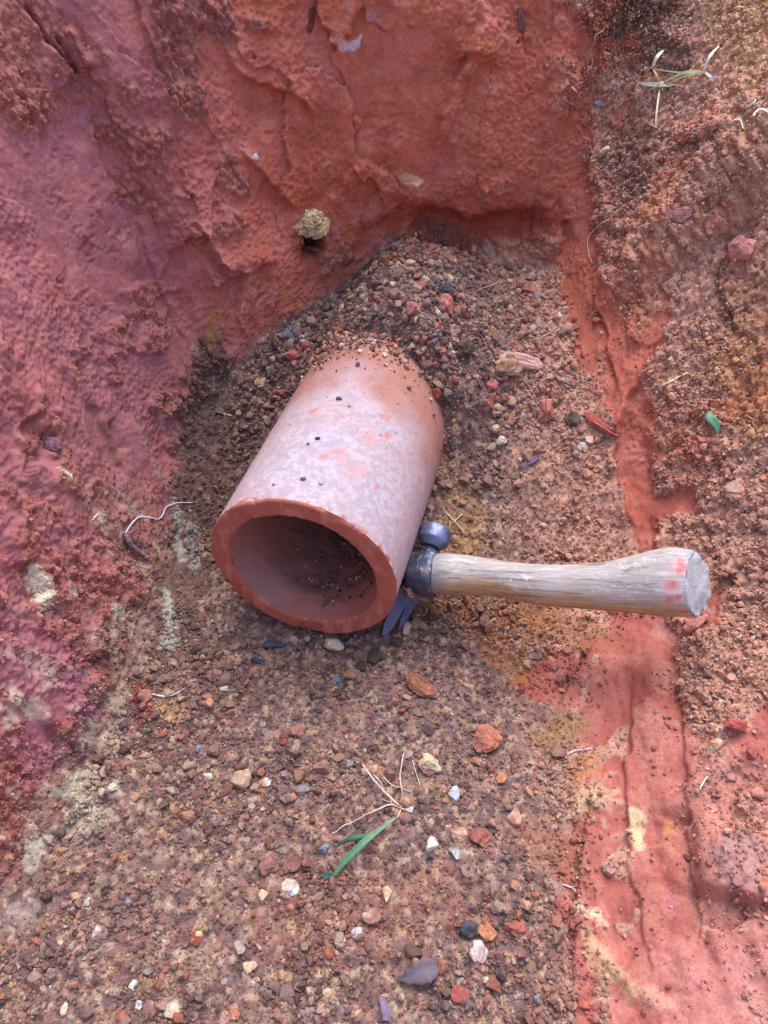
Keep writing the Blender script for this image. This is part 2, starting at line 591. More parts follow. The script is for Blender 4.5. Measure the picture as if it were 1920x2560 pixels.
# drawn ledges, grooves and cracks
ledge([(795, 300), (700, 232), (600, 185), (545, 90)], .030, .0055)
ledge([(1075, 380), (1160, 140), (1195, 0)], .030, .0085)
ledge([(1215, 135), (1165, 140), (1130, 160)], .012, .005)
ledge([(1100, 395), (1180, 160), (1240, 150)], .012, -.004)
ledge([(745, 540), (690, 470), (640, 425), (600, 380)], .025, .006)
ledge([(80, 20), (130, 110), (195, 195)], .012, .006)
ledge([(180, 60), (245, 150), (250, 160)], .016, .009)
ridge([(60, 10), (110, 95), (150, 140), (195, 195)], .0022, -.012, .003)
ridge([(140, 90), (200, 190)], .0016, -.008, .003)
ledge([(290, 500), (330, 480), (370, 470)], .012, -.003)
ledge([(230, 340), (330, 560), (380, 700)], .016, .003)
ledge([(330, 520), (420, 760), (470, 880)], .016, -.003)
ledge([(540, 430), (520, 560), (500, 620)], .012, .004)
ridge([(500, 690), (600, 640), (690, 640)], .006, .003)
ledge([(690, 650), (600, 680), (520, 740)], .012, .003)
ridge([(1020, 500), (1200, 535), (1370, 520)], .006, .004)
ridge([(1010, 575), (1200, 585), (1370, 560)], .020, -.017)
ledge([(1380, 650), (1410, 600), (1400, 560)], .014, -.005)
ridge([(870, 480), (930, 360)], .006, .003)
ledge([(830, 520), (870, 440), (900, 390)], .012, .003)
ledge([(1440, 120), (1430, 280), (1500, 420), (1550, 560)], .020, .006)
ledge([(1480, 640), (1520, 850), (1560, 1000)], .015, -.004)
ledge([(1560, 1010), (1545, 1150), (1600, 1330)], .014, .007)
ledge([(1660, 900), (1570, 1000), (1545, 1100)], .012, .006)
ridge([(1620, 1000), (1600, 1100), (1640, 1260)], .006, -.004)
ledge([(1850, 300), (1760, 370), (1700, 350)], .016, .009)
ledge([(1900, 560), (1800, 700), (1860, 860)], .02, -.006)
ledge([(1700, 480), (1680, 560), (1740, 565)], .012, .006)
ridge([(1610, 1560), (1640, 1800), (1680, 2100), (1730, 2500)], .014, .0045)
ridge([(1860, 2080), (1850, 2260)], .030, .011)
ridge([(1500, 1620), (1470, 1900), (1480, 2200)], .010, .004)
ridge([(1570, 1600), (1600, 1850), (1640, 2100), (1690, 2500)], .004, -.0014, .004)
ridge([(1660, 1620), (1680, 1850), (1725, 2100), (1790, 2500)], .004, -.0022, .004)
ridge([(1645, 1600), (1665, 1850), (1700, 2100)], .003, -.001, .004)
ridge([(1930, 1870), (1800, 1930), (1720, 1985), (1680, 2050)], .0055, .006)
ridge([(1730, 2030), (1745, 2250), (1775, 2460)], .004, -.005, .003)
ledge([(1640, 2560), (1600, 2250), (1560, 1950), (1590, 1700)], .012, .0032)
ledge([(1700, 1650), (1715, 1900), (1740, 2200)], .010, -.0030)
ledge([(1420, 2540), (1440, 2250), (1470, 2050), (1520, 1900)], .016, .0035)
ledge([(1380, 1790), (1420, 1700), (1500, 1600)], .014, .004)
ledge([(1720, 2020), (1740, 2250), (1760, 2400)], .03, -.006)
ledge([(1900, 2290), (1820, 2330), (1740, 2300)], .016, -.006)
ridge([(1440, 2300), (1520, 2400), (1650, 2510)], .006, .004)
ridge([(1440, 1750), (1400, 1900), (1350, 2050)], .010, .004)
ledge([(1340, 1720), (1400, 1800), (1450, 1880)], .010, .004)
ledge([(80, 2250), (200, 2080), (310, 1900)], .014, .006)
ledge([(40, 1720), (210, 1900), (250, 2020)], .012, -.005)
ridge([(200, 1750), (240, 1900), (280, 1980)], .0035, -.005)
ridge([(310, 1690), (350, 1820), (370, 1900)], .0035, -.005)
ridge([(120, 1800), (160, 1950)], .004, -.004)
ridge([(170, 1980), (210, 2030)], .014, .007)
ledge([(240, 980), (300, 1120), (330, 1200)], .010, -.005)
ledge([(330, 1030), (380, 1150), (420, 1240)], .010, .005)
ridge([(285, 1040), (320, 1130)], .004, -.005)
ridge([(70, 1040), (120, 1100), (90, 1160)], .010, -.008)
ridge([(60, 1400), (90, 1500)], .010, -.006)
ledge([(210, 1850), (170, 1650), (300, 1640)], .012, -.004)
ridge([(758, 606), (806, 612)], .0085, -.042, .002)      # burrow under the pale lump
ridge([(398, 1006), (420, 1012)], .006, -.018, .002)
ridge([(440, 40), (450, 200)], .012, -.006)

# fine relief
pit = sm(-.1, .35, fbm(P0, 30, 2, 44.0))
sand = sm(-.35, .25, fbm(P0, 14, 2, 99.0))
H += (1 - K) * wall * ((.00025 + .00075 * sand) * vn(P0 @ _R, 470, 1.0) + (.00015 + .0005 * sand) * vn(P0 @ _R, 300, 8.0) - .0015 * pit * sm(.20, .7, fbm((P0 * [1, 1, 1.6]) @ _R, 190, 2, 3.0)) - .0011 * pit * sm(.2, .6, fbm((P0 * [1, 1, 1.8]) @ _R, 95, 2, 13.0)))
w12, i12 = worley(WU, WV, .0115, 1)
w6, i6 = worley(WU + .0020 * WARP2[:, 0], WV + .0020 * WARP2[:, 1], .0056, 2)
w3, i3 = worley(WU + .0012 * WARP2[:, 2], WV + .0012 * WARP2[:, 0], .0031, 3)
dome = lambda wv, e: np.sqrt(np.clip(1 - (wv / e) ** 2, 0, 1))
crm = K * (.35 + .65 * sm(-.3, .3, n2))
H += K * ((.0016 + .0022 * wall) * dome(w12, .75) * sm(.45, .95, i12) + (.0022 + .0026 * wall) * dome(w6, .72) * (.25 + .75 * i6) + (.0012 + .0006 * wall) * dome(w3, .7) * (.2 + .8 * i3))
H += .0016 * K * fbm(P0, 170, 3, 77.0, .65)
far = np.maximum(np.abs(U - .02) - .48, np.abs(Vv - .5) - .5)
H *= sm(.30, 0, far)
P1 = P0 + N0 * H[:, None]
# keep the soil out of the bore: nothing above the pipe's underside in front of its cut end
print('disp', round(time.time() - T0, 1))

# ------------------------------------------------------------------ ground colour: earth tones, with some sky tint and shade painted in
C = np.zeros((NV, 3))
nb1 = fbm(P0, 8, 3, 21.0)
nb2 = fbm(P0, 35, 3, 23.0)


def mixc(c, t):
    global C
    t = np.clip(t, 0, 1)[:, None]
    C = C * (1 - t) + np.asarray(c) * t


C[:] = CLAY
bulge0 = sm(-.05, -.01, P0[:, 0] - np.interp(P0[:, 1], [-.3, .06, .128, .194, .259, .32, .4], [.10, .098, .100, .112, .138, .170, .30]))
mixc(CLAY_DEEP, sm(-.2, .3, nb1) * .35)
mixc(CLAY_DEEP, backw * sm(.10, .02, D + .02 * nb2) * .45)  # shade toward the foot of the back wall painted in
mixc(CLAY_ORANGE, sm(.0, .14, P0[:, 0]) * .5)
mixc(CLAY_SKY_TINT, sm(-.07, -.20, P0[:, 0] + .03 * nb2) * .95)  # skylight tint painted over the left wall
mixc(lin(164, 94, 82), rightw * sm(.42, .30, P0[:, 1]) * .95)
mixc(lin(162, 92, 82), bulge0 * sm(.40, .30, P0[:, 1]) * .95)
mixc(CLAY_PINK, sm(.05, .35, nb2) * .30)
mott = fbm(P0, 75, 4, 201.0, .6)
mixc(lin(196, 132, 118), sm(.12, .50, mott) * .40)
mixc(lin(132, 66, 56), sm(.10, .45, -mott) * .38)
mixc(lin(182, 136, 124), rightw * sm(.40, .30, P0[:, 1]) * sm(.05, .35, fbm(P0, 45, 4, 221.0, .6)) * .55)
mixc(lin(140, 96, 92), rightw * sm(.40, .30, P0[:, 1]) * sm(.10, .40, fbm(P0, 55, 4, 241.0, .6)) * .55)
LOWC = np.clip(lowl * sm(.17, .03, D), 0, 1)
# loose soil: each crumb its own shade
soil = np.zeros((NV, 3)); soil[:] = BROWN
pal6 = np.array([BROWN, BROWN, RUST, RUST, BROWN_DARK, OCHRE * .9, TAN * .8, UMBER, BROWN, RUST])
soil = .45 * soil + .55 * pal6[(i6 * 9.999).astype(int)]
pal3 = np.array([BROWN, RUST, BROWN, OCHRE, UMBER, RUST, TAN, BROWN, CHAR, BROWN_DARK])
soil = .6 * soil + .4 * pal3[(i3 * 9.999).astype(int)]
red_soil = .70 * lin(214, 156, 130) + .30 * soil
rt = sm(.06, .16, P0[:, 0])
soil = soil * (1 - .9 * rt[:, None]) + red_soil * .9 * rt[:, None]
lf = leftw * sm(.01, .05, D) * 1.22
soil = soil * (1 - .75 * lf[:, None]) + ((CLAY_SKY_TINT + CLAY) * .42 + .18 * soil) * .75 * lf[:, None]  # left-wall crumbs carry the painted sky tint too
bk = backw * sm(.0, .04, D) * 1.3
soil = soil * (1 - .7 * bk[:, None]) + (CLAY * .75 + .25 * soil) * .7 * bk[:, None]
t = sm(.25, .75, K)[:, None]
C = C * (1 - t) + soil * t

lay = fbm((P0 + WARP * .010) * [1, .9, .10], 105, 4, 401.0, .6)
mixc(lin(138, 108, 98), LOWC * sm(-.10, .25, fbm((P0 + WARP * .010) * [1, .9, .16], 45, 3, 411.0)) * .75)
mixc(lin(188, 172, 150), LOWC * sm(.16, .42, lay) * .85)
mixc(lin(150, 70, 66), LOWC * sm(.14, .40, -lay) * .5)
COLS = [([(520, 880), (500, 1100), (480, 1350), (440, 1600)], .020, BROWN_DARK, .7), ([(560, 1000), (580, 1100), (540, 1250)], .02, BROWN_DARK, .5),  # dark fibrous soil at the left base; contact shade beside the pipe painted in
        ([(760, 600), (1000, 650), (1200, 650)], .012, lin(132, 72, 46), .7),
        ([(1010, 560), (1200, 580), (1370, 555)], .018, lin(132, 58, 40), .75),  # shade of the undercut painted in, along with damp clay
        ([(1640, 20), (1500, 60)], .020, UMBER * 1.3, .75), ([(1590, 120), (1700, 160)], .016, UMBER * 1.2, .65), ([(1570, 330), (1600, 480), (1580, 430)], .018, lin(120, 74, 66), .6),
        ([(1870, 20), (1900, 150)], .028, lin(208, 160, 116), .7), ([(1890, 350), (1880, 800)], .028, lin(160, 112, 82), .6),
        ([(1840, 900), (1900, 1050)], .02, lin(196, 140, 92), .6), ([(1580, 820), (1690, 420)], .018, lin(200, 124, 84), .5),
        ([(1180, 1250), (1150, 1400)], .014, lin(170, 128, 82), .55), ([(1180, 1560), (1300, 1680)], .014, lin(164, 106, 66), .6), ([(1100, 1160), (1130, 1230)], .010, lin(160, 120, 84), .5),
        ([(1000, 1500), (1350, 1570)], .014, lin(140, 92, 60), .6), ([(1480, 1600), (1300, 1530)], .014, lin(150, 100, 62), .5),
        ([(1500, -20), (1460, 120), (1440, 300)], .020, lin(178, 96, 74), .75), ([(1480, 640), (1540, 800), (1580, 960)], .026, lin(180, 102, 82), .65), ([(1450, 420), (1500, 560)], .016, lin(180, 100, 78), .5), ([(1740, 1180), (1650, 1060)], .02, lin(196, 120, 98), .5),
        ([(1500, 150), (1560, 110)], .012, lin(184, 92, 66), .6), ([(1560, 270), (1545, 290)], .008, lin(184, 92, 66), .6), ([(1740, 330), (1790, 310)], .012, lin(188, 104, 72), .5),
        ([(1800, 1030), (1900, 1000)], .020, lin(190, 98, 62), .4),
        ([(900, 30), (930, 60)], .004, GREY, .4), ([(866, 106), (888, 112)], .0034, lin(206, 188, 190), .7),
        ([(1010, 455), (1040, 470)], .005, lin(226, 200, 150), .85), ([(1020, 440), (1000, 450)], .010, lin(170, 104, 84), .6),
        ([(85, 1420), (100, 1520)], .0055, CREAM, .9), ([(135, 1180), (150, 1200)], .0045, lin(236, 232, 190), .9), ([(30, 1740), (20, 1820)], .006, CREAM, .5),
        ([(180, 1970), (215, 2030)], .013, lin(188, 176, 152), .6), ([(90, 2110), (80, 2150)], .006, lin(192, 182, 158), .6), ([(55, 2280), (60, 2300)], .008, lin(176, 156, 148), .35),
        ([(280, 1560), (270, 1640), (290, 1720), (290, 1880)], .005, lin(186, 166, 140), .5), ([(410, 1800), (400, 1790)], .010, lin(190, 150, 108), .45),
        ([(425, 1500), (420, 1620)], .006, lin(190, 188, 172), .6), ([(445, 1270), (450, 1400)], .006, lin(178, 178, 168), .55), ([(500, 1330), (490, 1420)], .005, lin(170, 170, 162), .45),
        ([(350, 1060), (410, 1200)], .006, lin(150, 128, 112), .6), ([(240, 990), (310, 1140)], .003, lin(146, 106, 80), .6), ([(530, 800), (540, 860)], .006, lin(170, 120, 70), .55),
        ([(330, 590), (335, 620)], .005, lin(176, 128, 108), .7), ([(470, 820), (480, 870)], .004, lin(190, 150, 120), .5),
        ([(170, 1720), (200, 1780)], .012, lin(170, 108, 126), .6), ([(80, 1850), (90, 1900)], .016, lin(160, 96, 112), .6), ([(40, 1600), (100, 1660)], .025, lin(172, 104, 118), .4),  # magenta skylight tint painted low on the left wall
        ([(60, 1950), (40, 2000)], .014, lin(170, 92, 72), .35), ([(20, 2080), (30, 2160)], .008, lin(150, 74, 66), .4), ([(345, 1700), (355, 1810)], .006, lin(140, 56, 48), .7),
        ([(1602, 2040), (1612, 2130)], .0048, lin(206, 186, 144), .8), ([(1690, 2060), (1680, 2120)], .004, lin(196, 140, 90), .5),
        ([(1480, 2010), (1450, 2030)], .006, lin(210, 186, 140), .5), ([(1460, 2290), (1510, 2320)], .0045, lin(206, 190, 160), .7), ([(1480, 2360), (1560, 2440), (1680, 2520)], .006, lin(200, 166, 126), .6),
        ([(1660, 2200), (1665, 2260)], .004, lin(200, 100, 70), .4), ([(1740, 2250), (1770, 2320)], .004, TAN, .6), ([(1680, 2240), (1700, 2300)], .006, lin(186, 116, 122), .6),
        ([(1850, 2050), (1900, 2200), (1840, 2250)], .03, lin(188, 128, 114), .5), ([(1850, 2170), (1900, 2180)], .012, lin(150, 120, 118), .5), ([(1800, 2500), (1900, 2450)], .03, lin(186, 120, 118), .5),
        ([(1420, 1830), (1400, 1860)], .012, lin(158, 120, 84), .7), ([(1360, 2120), (1420, 2150)], .014, lin(150, 96, 72), .6), ([(1470, 1920), (1440, 1960)], .007, lin(180, 118, 70), .6),
        ([(1700, 1100), (1720, 1150)], .010, lin(214, 110, 76), .35), ([(1130, 2260), (700, 2300)], .02, lin(140, 84, 66), .3),
        ([(1780, 560), (1720, 540)], .010, lin(206, 136, 116), .7), ([(1860, 620), (1870, 660)], .010, lin(206, 136, 122), .7)]
HI = fbm(P0, 150, 4, 301.0, .7)
for p, wd, col, amt in COLS:
    m, d, s, r = near(p, wd * 1.7 + .002, .009)
    t = (sm(wd * 1.25, wd * .6, d + wd * (.4 * WARP2[m, 2] + 1.1 * HI[m])) * amt)[:, None]
    C[m] = C[m] * (1 - t) + np.asarray(col) * t
# damp, darker earth deep in the crumb gaps is left to the light; each crumb varies a little in tone
C *= (1 + .16 * fbm(P0, 300, 2, 15.0) * (.4 + .6 * K))[:, None]
C *= (1 + .10 * nb1)[:, None]
C = np.clip(C, .004, .9)

gi = np.arange(NV).reshape(NY, NX)
quads = np.stack([gi[:-1, :-1], gi[:-1, 1:], gi[1:, 1:], gi[1:, :-1]], -1).reshape(-1, 4)
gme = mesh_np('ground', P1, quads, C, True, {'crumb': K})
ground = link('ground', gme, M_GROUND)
ground['kind'] = 'structure'
N1 = normals(P1)
BV1 = make_bvh(P1, 3)
print('ground', round(time.time() - T0, 1))


def at(px, py):
    return on(px, py, BV1)


# ------------------------------------------------------------------ stones
def icosphere(sub):
    import bmesh
    bm = bmesh.new()
    bmesh.ops.create_icosphere(bm, subdivisions=sub, radius=1)
    bm.verts.ensure_lookup_table()
    v = np.array([x.co[:] for x in bm.verts])
    f = np.array([[q.index for q in p.verts] for p in bm.faces])
    bm.free()
    return v, f


ICO = {k: icosphere(k) for k in (1, 2, 3, 4)}


def rock(sub, seed, cuts=7, rough=.10, sq=(1, .85, .7)):
    r = np.random.default_rng(seed)
    v, f = ICO[sub]
    v = v.copy()
    for _ in range(cuts):                                     # broken faces
        n = r.normal(size=3); n /= np.linalg.norm(n)
        k = r.uniform(.38, .78)
        e = v @ n - k
        v = v - np.outer(np.maximum(e, 0), n) * .92
    v = v * (1 + rough * fbm(v, 2.3, 3, seed * 3.7 % 60)[:, None] * 1.6)
    v = v * (np.array(sq) * r.uniform(.85, 1.15, 3))
    return v / np.abs(v).max(), f


def rotm(r):
    q = r.normal(size=4)
    from mathutils import Quaternion
    return np.array(Quaternion(q / np.linalg.norm(q)).to_matrix())


# gravel: the uncounted small grains, one mesh per stretch of ground
cell = np.zeros(NV)
Gp = P1.reshape(NY, NX, 3)
du = np.linalg.norm(np.gradient(Gp, axis=1), axis=2); dv = np.linalg.norm(np.gradient(Gp, axis=0), axis=2)
AREA = (du * dv).ravel()
AREA[far > 0] = 0
rel = P1 - [0, 0, CAM_H]
zc = rel @ FW
with np.errstate(divide='ignore', invalid='ignore'):
    PX = 960 + FPX * rel[:, 0] / zc
    PY = 1280 + FPX * (rel @ DN) / zc
SEEN = (zc > .05) & (PX > -250) & (PX < 2170) & (PY > -250) & (PY < 2800)    # the part of the pit worth strewing

# pipe frame (also used to keep grains off it)
PC = np.array([-.0548, .3019, .0692])
PAX = np.array([.2604, .9640, -.0547]); PAX /= np.linalg.norm(PAX)
PR_O, PR_I, PLEN = .065, .0513, .33
ps = (P1 - PC) @ PAX
pd = np.linalg.norm(P1 - PC - ps[:, None] * PAX, axis=1)
IN_PIPE = (ps > -.004) & (pd < PR_O)


def pick(dens, n, seed):
    r = np.random.default_rng(seed)
    wgt = np.where(SEEN & ~IN_PIPE, AREA * dens, 0)
    cs = np.cumsum(wgt)
    return np.searchsorted(cs, r.random(n) * cs[-1]), r


def strew(name, dens, n, lo, hi, power, sub, pal, pw, seed, sink=.25, dust=(.45, .92), smooth=False):
    ids, r = pick(dens, n, seed)
    ids = np.minimum(ids, NV - 1)
    size = lo * (hi / lo) ** (r.random(n) ** power)
    protos = [rock(sub, seed * 50 + k, 5 if sub == 1 else 8, .20, (1, .62 + .03 * (k % 14), .5 + .03 * ((k * 5) % 14))) for k in range(14)]
    pal = np.array(pal)
    ci = r.choice(len(pal), n, p=np.array(pw) / np.sum(pw))
    nv = len(protos[0][0])
    V = np.empty((n, nv, 3)); F = np.empty((n, len(protos[0][1]), 3), np.int64)
    q = r.normal(size=(n, 4)); q /= np.linalg.norm(q, axis=1)[:, None]
    a, b, c, d = q.T
    Rm = np.stack([1 - 2 * (c * c + d * d), 2 * (b * c - a * d), 2 * (b * d + a * c), 2 * (b * c + a * d), 1 - 2 * (b * b + d * d), 2 * (c * d - a * b),
                   2 * (b * d - a * c), 2 * (c * d + a * b), 1 - 2 * (b * b + c * c)], 1).reshape(n, 3, 3)
    kk = r.integers(0, 14, n)
    for k in range(14):
        m = np.where(kk == k)[0]
        pv, pf = protos[k]
        V[m] = np.einsum('nij,vj->nvi', Rm[m], pv) * size[m, None, None]
        F[m] = pf[None]
    jit = r.uniform(-.5, .5, (n, 3)) * STEP
    ctr = P1[ids] + N1[ids] * (size * (.55 - sink))[:, None] + jit
    V += ctr[:, None, :]
    F = F + (np.arange(n) * nv)[:, None, None]
    col = pal[ci] * (1 + .22 * r.uniform(-1, 1, (n, 1)))
    local = C[ids]
    mixk = r.uniform(dust[0], dust[1], (n, 1))
    col = col * (1 - mixk) + local * mixk                       # dust of the ground it lies in
    cols = np.repeat(col[:, None, :], nv, 1).reshape(-1, 3)
    me = mesh_np(name, V.reshape(-1, 3), F.reshape(-1, 3), np.clip(cols, .004, .9), smooth)
    o = link(name, me, M_GRAVEL)
    o['kind'] = 'stuff'
    return o


flr = 1 - sm(-.012, .012, D)
hfy = P1[:, 1]
lump = sm(-.25, .35, fbm(P1, 26, 2, 40.0))
bulge = sm(.0, .03, P1[:, 0] - np.interp(hfy, [-.3, .06, .128, .194, .259, .32, .4], [.10, .098, .100, .112, .138, .170, .30])) * sm(.42, .34, hfy)
d_floor = flr * (.35 + .65 * lump) * (1 - .9 * bulge) + .25 * bulge * K
d_floor = d_floor * (.35 + .65 * K) * (1 - .75 * bulge * (1 - K))
d_right = rightw * K * (.3 + .7 * lump)
d_left = leftw * K * sm(.16, .05, D) * .5
PAL = [BROWN, RUST, CLAY, BROWN_DARK, UMBER, OCHRE, TAN, CREAM, GREY, SLATE, CHAR]
strew('gravel', d_floor, 62000, .0005, .0016, 2.0, 1, PAL, [10, 9, 4, 6, 2.5, 4, 2, 1, .5, .5, 1], 1, .0)
strew('gravel', d_floor * (.3 + lump), 4300, .0015, .0040, 2.3, 1, PAL, [12, 9, 5, 6, 3, 3, 2.5, 1, .6, .6, .8], 2, .05)
strew('gravel', d_floor * sm(.3, .8, lump) + d_floor * .15, 260, .0036, .0062, 1.8, 2, PAL, [12, 8, 5, 5, 2, 3, 3, 1.5, .8, .6, .6], 3, .1)
strew('crumbled_soil', d_right, 42000, .0005, .0018, 1.7, 1, PAL, [7, 10, 9, 4, 2, 8, 6, 3, 1, .5, 2], 4, .15, (.3, .8))
strew('crumbled_soil', d_right * (.3 + lump), 1000, .0018, .0042, 1.8, 2, PAL, [7, 8, 10, 3, 2, 6, 4, 2, 1, .5, 2], 5, .3)
strew('crumbled_soil', d_left + backw * K * sm(.03, .0, D) * .6 + (leftw + backw) * K * .10, 9000, .0005, .0018, 1.8, 1, PAL, [8, 7, 10, 6, 5, 3, 2, 2, 1, .5, 1], 6, .3, (.6, .98))
talus = flr * sm(.44, .50, hfy)
strew('gravel', talus * (.4 + .6 * lump), 3000, .0010, .0048, 2.4, 2, PAL, [10, 10, 9, 5, 2, 4, 3, 1.5, 1, .6, 1], 7, .15, (.35, .85))
print('gravel', round(time.time() - T0, 1))


# ------------------------------------------------------------------ the fired clay pipe
def basis(ax, up=(0, 0, 1)):
    ax = np.asarray(ax, float) / np.linalg.norm(ax)
    y = np.cross(up, ax); y /= np.linalg.norm(y)
    z = np.cross(ax, y)
    return np.stack([ax, y, z], 1)                     # columns: local x, y, z in world


PB = basis(PAX)
pipe = empty('clay_pipe', PC, 'short terracotta drainpipe with a whitish bloom, running back into the soil of the pit', 'pipe')
pipe.rotation_euler = Matrix(PB.tolist()).to_euler()


def tube_grid(ss, nth, rad):
    th = np.linspace(0, 2 * pi, nth, endpoint=False)
    SS, TH = np.meshgrid(ss, th, indexing='ij')
    R = rad(SS, TH)
    V = np.stack([SS, R * np.cos(TH), R * np.sin(TH)], -1).reshape(-1, 3)
    i = np.arange(len(ss) * nth).reshape(len(ss), nth)
    j = np.roll(i, -1, 1)
    F = np.stack([i[:-1], j[:-1], j[1:], i[1:]], -1).reshape(-1, 4)
    return V, F, SS.ravel(), TH.ravel()


TERRA = lin(168, 100, 80)
BLOOM = lin(166, 147, 152)
LILAC = lin(158, 148, 166)
def notch(t):
    q = np.stack([np.cos(t), np.sin(t), 0 * t], -1).reshape(-1, 3)
    return (.0020 * np.clip(fbm(q, 5, 4, 3.0, .7) - .22, 0, 1) * 2.2 + .00025 * fbm(q, 60, 2, 9.0)).reshape(np.shape(t))


ss = np.concatenate([np.linspace(.0018, .03, 40), np.linspace(.031, PLEN, 260)])
V, F, sv, tv = tube_grid(ss, 420, lambda a, b: PR_O + 0 * a)
nz = fbm(V, 40, 3, 3.0)
V[:, 1:] *= (1 + (.0035 * fbm(V, 18, 2, 5.0) + .0016 * fbm(V, [60, 160, 160], 2, 6.0)) )[:, None]
chip_ = sm(.006, .0018, sv) * np.clip(fbm(V, 190, 3, 8.0), 0, 1)
V[:, 1:] *= (1 - .03 * chip_ - notch(tv) * np.exp(-((sv - .0018) / .0030) ** 1) / PR_O)[:, None]
c = np.empty((len(V), 3)); c[:] = BLOOM


def mx(c, col, t):
    t = np.clip(t, 0, 1)[:, None]
    return c * (1 - t) + np.asarray(col) * t


fine = fbm(V @ _R, [330, 360, 360], 3, 9.0, .65) * 1.3 + .3 * fbm(V @ _R, 90, 2, 39.0)
c = mx(c, LILAC, sm(-.1, .4, .3 * fine + fbm(V, 30, 3, 12.0)) * .55)
c = mx(c, lin(188, 176, 184), sm(-.25, .45, fine) * .45)
c = mx(c, lin(176, 128, 122), sm(-.05, .45, fbm(V, 24, 3, 19.0) + .4 * fine) * .32)
c = mx(c, lin(190, 120, 100), sm(.36, .60, fbm(V, [38, 46, 46], 4, 27.0) + .30 * fine) * .45)
rightside = sm(-.2, .75, -np.cos(tv))                                # the flank away from the left wall
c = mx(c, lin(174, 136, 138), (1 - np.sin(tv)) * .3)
dust = sm(.105, .165, sv + .03 * nz + .012 * fine + .030 * np.clip(-np.cos(tv), 0, 1))
c = mx(c, lin(164, 108, 92), dust * .92)
c = mx(c, lin(146, 102, 88), dust * sm(0, .4, fbm(V, 90, 3, 33.0)) * .6)
c = mx(c, TERRA, chip_ * 6)
for (px, py, rr) in [(808, 1145, .0042), (962, 1042, .0050), (970, 1092, .0028), (780, 1028, .0050), (1050, 1195, .0040), (940, 1218, .0022), (700, 1258, .007)]:
    d = Vector(ray(px, py))
    # meets the barrel
    o = np.array([0, 0, CAM_H]) - PC
    dl = PB.T @ np.array(d); ol = PB.T @ o
    A2 = dl[1] ** 2 + dl[2] ** 2; B2 = ol[1] * dl[1] + ol[2] * dl[2]; C2 = ol[1] ** 2 + ol[2] ** 2 - PR_O ** 2
    t = (-B2 - math.sqrt(max(B2 * B2 - A2 * C2, 0))) / A2
    q = ol + dl * t
    dist = np.linalg.norm((V - q) * [.8, 1, 1], axis=1) + .0022 * fbm(V, 230, 2, 2.0)
    c = mx(c, lin(182, 116, 98), sm(rr * 1.0, rr * .25, dist + .0016 * fine) * .75)
c *= (1 + .10 * fine)[:, None]
barrel = link('barrel', mesh_np('barrel', V, F, np.clip(c, 0, .9)), M_PIPE, pipe)

# cut end: a ring with slightly rounded, chipped edges
rr_ = np.concatenate([[PR_I + .0000, PR_I + .0004, PR_I + .0012], np.linspace(PR_I + .002, PR_O - .002, 16), [PR_O - .0012, PR_O - .0004, PR_O]])
xx_ = np.concatenate([[.0022, .0008, .0002], np.zeros(16), [.0002, .0007, .0020]])
th = np.linspace(0, 2 * pi, 420, endpoint=False)
RR, TH = np.meshgrid(rr_, th, indexing='ij')
XX = np.repeat(xx_[:, None], 420, 1)
RR = RR - notch(TH) * sm(PR_O - .004, PR_O, RR) + notch(TH + 1.3) * .6 * sm(PR_I + .003, PR_I, RR)
V = np.stack([XX, RR * np.cos(TH), RR * np.sin(TH)], -1).reshape(-1, 3)
inner = np.clip(1 - np.abs(np.arange(len(rr_)) - (len(rr_) - 1) / 2) / ((len(rr_) - 1) / 2), 0, 1) > 0
sc_ = np.repeat(np.where(inner, 1, 0), 420)
V[:, 0] += sc_ * (.0007 * fbm(V, 45, 2, 3.0) + .0005 * fbm(V @ _R, [60, 330, 90], 3, 8.0) + .0016 * sm(.25, .6, fbm(V, 30, 2, 14.0)))
i = np.arange(len(V)).reshape(len(rr_), 420); j = np.roll(i, -1, 1)
F = np.stack([i[:-1], i[1:], j[1:], j[:-1]], -1).reshape(-1, 4)
c = np.empty((len(V), 3)); c[:] = lin(172, 102, 84)
c = mx(c, lin(166, 84, 66), sm(-.2, .4, fbm(V, 60, 3, 2.0)) * .7)
c = mx(c, lin(204, 136, 112), sm(.2, .5, fbm(V, [10, 220, 90], 2, 41.0)) * .5)
rim = link('cut_rim', mesh_np('cut_rim', V, F, c), M_PIPE, pipe)
rim['label'] = 'bare orange-red sawn end of the pipe'

V, F, sv, tv = tube_grid(np.linspace(.0021, PLEN, 200), 260, lambda a, b: PR_I + 0 * a)
F = F[:, ::-1]
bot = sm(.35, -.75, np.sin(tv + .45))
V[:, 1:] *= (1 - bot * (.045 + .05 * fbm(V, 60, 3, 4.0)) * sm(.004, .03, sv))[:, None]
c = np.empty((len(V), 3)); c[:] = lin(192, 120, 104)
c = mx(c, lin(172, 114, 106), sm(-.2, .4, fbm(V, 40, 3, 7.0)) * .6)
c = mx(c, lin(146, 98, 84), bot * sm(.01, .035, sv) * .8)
c = mx(c, lin(176, 150, 150), sm(.45, .8, np.sin(tv + 1.9) ) * sm(.05, .01, sv) * .35)
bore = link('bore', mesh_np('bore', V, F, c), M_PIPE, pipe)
# inside end, packed with earth
V, F = ICO[3]
V = V * [.03, PR_I, PR_I] + [PLEN - .004, 0, 0]
link('end_plug', mesh_np('end_plug', V, F, np.tile(BROWN_DARK, (len(V), 1))), M_GROUND, pipe)


